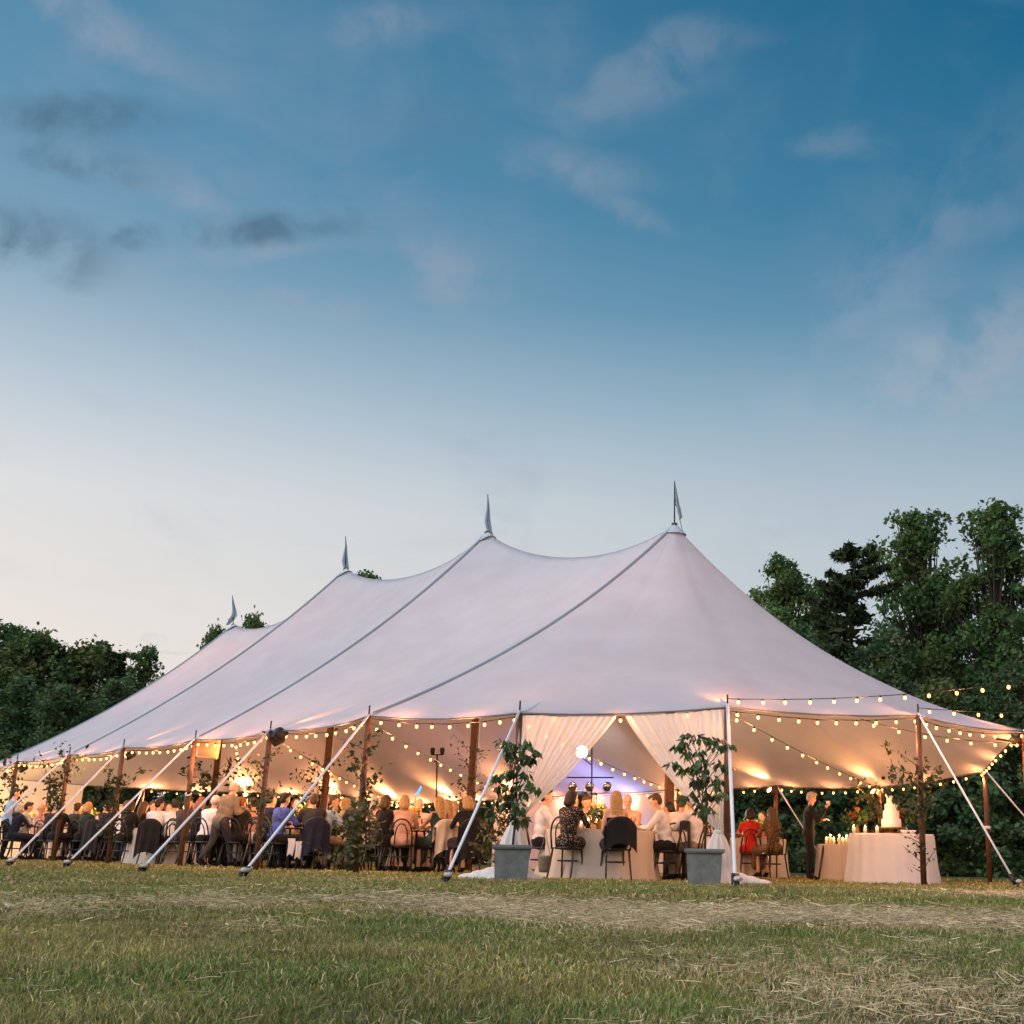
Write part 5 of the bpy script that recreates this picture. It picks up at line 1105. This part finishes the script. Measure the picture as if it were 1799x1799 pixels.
for (label, q, rz, kw, S, J, vox), (body, hair, skirt) in zip(RT, GOT):
    o = thing('person', label, 'person', q, rz, 'wedding guests'); co, no, F = body; C = co[F].mean(1); reg = classify(C.astype(float), S.seg); k = J['k']
    mb = MB(); finger_geo(mb, J); mb.mi = 1; hp = lambda *v: tuple(J['head']+J['HR'] @ (V3(*v)*k))
    for x in (-1,1): mb.ell(hp(x*.030,.083,.012), (.011*k,.007*k,.008*k), 8, 5)
    mb.mi = 2; mb.ell(hp(0,.085,-.052), (.022*k,.008*k,.006*k), 8, 5)
    nb = len(co); V = np.concatenate([co, np.array(mb.v, np.float32)]); polys = [tuple(r) for r in F.tolist()]+[tuple(i+nb for i in f_) for f_ in mb.f]
    me = bpy.data.meshes.new('body'); me.from_pydata(V.tolist(), [], polys)
    for mt in (SKIN[kw.get('skin','l')], EYE, LIP): me.materials.append(mt)
    me.polygons.foreach_set('material_index', [0]*len(F)+mb.m); me.polygons.foreach_set('use_smooth', [True]*len(polys)); me.update(); link('body', me, o)
    slv = kw.get('slv','long'); tm = np.isin(reg, ['torso']+(['uarm','farm'] if slv == 'long' else ['uarm'] if slv == 'short' else []))
    if kw.get('back') == 'bare': tm &= C[:,2] < J['che'][2]+.03
    elif slv == 'none': tm &= (C[:,2] < J['shz'][2]+.03)
    if not kw.get('low') == 'skirt': tm |= ((reg == 'hip') & (C[:,2] > J['hip'][2]+(.02 if kw.get('top') not in ('tan','char') else -.3)))
    tmesh = submesh('shirt', co, no, F, tm, .012 if kw.get('top') not in ('tan','char') else .022, FB[kw.get('top','white')]); 
    if tmesh: link('jacket' if kw.get('top') in ('tan','char') else 'dress_top' if kw.get('low') == 'skirt' else 'shirt', tmesh, o)
    if kw.get('low') == 'skirt':
        sc_, sn, sf = skirt; link('skirt', np_mesh('skirt', sc_+sn*.012, sf, FB[kw.get('lowc','black')], True), o)
    else:
        tr_ = submesh('trousers', co, no, F, np.isin(reg, ['hip','thigh','shin']), .010, FB[kw.get('lowc','black')]); link('trousers', tr_, o)
    for sg_ in (-1, 1):
        sh_ = submesh('shoe', co, no, F, (reg == 'foot') & (np.sign(C[:,0]) == sg_), .008, FB['black'])
        if sh_: link('shoe', sh_, o)
    if hair is not None:
        hc_, hn, hf = hair; wv = (np.sin(hc_[:,0]*150)+np.sin(hc_[:,1]*170+hc_[:,2]*25))[:,None]*.0016; link('hair', np_mesh('hair', hc_+hn*wv, hf, HAIR[kw.get('hc','br')], True), o)
    if kw.get('pose','sit') == 'sit': chair(q+Vector((0,0,.002)), rz, 'black bentwood chair of the '+' '.join(label.split()[:10]))
# things the guests hold or hang on chairs
def draped(label, px, Y, rz, m_, w_=.24, drop=.62, name='draped_jacket', cat='jacket'):
    p = gpt(px, Y); o = thing(name, label, cat, p, rz, 'garments hung over chair backs'); rows = []; n = 26
    for j in range(25):
        v = j/24; s = v*(drop+.30)-.30; row = []                 # front hang, over the hoop, down the back
        for i in range(n+1):
            u = i/n*2-1; topz = .93-.14*abs(u)**2.4; wd = w_*(1+.10*max(0,s)); x = u*wd
            z = topz-max(0, abs(s)-.03); y = -.27+(-.05 if s > 0 else .06)*min(1, abs(s)/.05)-.10*max(0,s)*0.2; y += .018*math.sin(u*9+v*3)*(.3+abs(s)) - .05*(1-u*u)*(1 if s > 0 else 0)
            row.append((x, y, max(.03, z)))
        rows.append(row)
    MB().grid(rows).build('cloth', m_, o)
def ofp(key):                                                    # position and turn of a seated guest by label start
    for label, q, rz, kw, S, J, vox in RT:
        if label.startswith(key): return q, rz
for key, lab, m_, dr in [('man in white shirt at the entrance','dark suit jacket on the chair of the man in white at the entrance',FB['black'],.72),('man in white shirt turning right','dark jacket over the chair of the white shirt at left',FB['black'],.7),
                         ('man in dark suit','dark jacket hung on the chair by the vine wrapped pole',FB['navy'],.6),('blonde woman in black with','black wrap over the chair beside the left guy strap',FB['black'],.66),('blonde woman in a sleeveless','beige knitted shawl over a chair back by the green dress',FB['cream'],.55),
                         ('man in white shirt bending','black jacket over a chair at the dark vine pole',FB['black'],.7),('man in navy suit','black jacket over the chair of the man in navy at left',FB['black'],.68),('man in charcoal','dark jacket over the chair of the charcoal suit',FB['navy'],.62),('blonde woman with long hair in a','black shawl hanging on the chair of the long haired blonde',FB['black'],.42)]:
    q, rz = ofp(key); draped(lab, 0, 0, 0, m_, .235, dr); o = bpy.data.objects[[x.name for x in bpy.data.objects if x.name.startswith('draped_jacket')][-1]]
    o.location = q; o.rotation_euler = (0,0,rz)
q, rz = ofp('dark haired woman in a black floral'); bp = gpt(957, 19.5)
hb = thing('handbag', 'beige woven handbag hanging on a strap beside the floral dress', 'handbag', bp+Vector((0,0,.10))); MB().lathe([(.07,0),(.085,.06),(.10,.20),(.105,.24)],18).build('pouch', FB['tan'], hb); MB().tube([(-.09,0,.23),(-.03,0,.42),(.0,.02,.62),(.03,0,.42),(.09,0,.23)], .006, 6).build('strap', FB['tan'], hb)
q, rz = ofp('grey haired man in black')
for label, q_, rz_, kw, S, J, vox in RT:
    if label.startswith('grey haired man in black'):
        wr, dr, pa_, x, md = J['hands'][1]; w_ = Matrix.Rotation(rz_,3,'Z') @ Vector(tuple(pa_+dr*.05)); cpp = thing('cup', 'white cup held by the standing man in black', 'cup', q_+w_+Vector((0,0,-.02))); MB().lathe([(.02,0),(.034,.005),(.04,.07),(.036,.07),(.03,.01),(.002,.01)],16,caps=False).build('bowl', CHINA, cpp)
for px, py, Y, lab in [(513,1487,24.0,'white napkin hanging from the table of the royal blue shirt, left'),(526,1492,24.0,'white napkin hanging from the table of the royal blue shirt, right')]:
    p = at(px, py-14, 23.55); o = thing('napkin', lab, 'napkin', p, 0, 'hanging napkins'); MB().grid([[(x*.07*(1-.3*v)+.01*math.sin(v*4), -.02+.012*math.sin(x*5+v*3), -v*.26-abs(x)*.05*v) for x in (-1,-.5,0,.5,1)] for v in (0,.25,.5,.75,1)]).build('cloth', WHITEC, o)
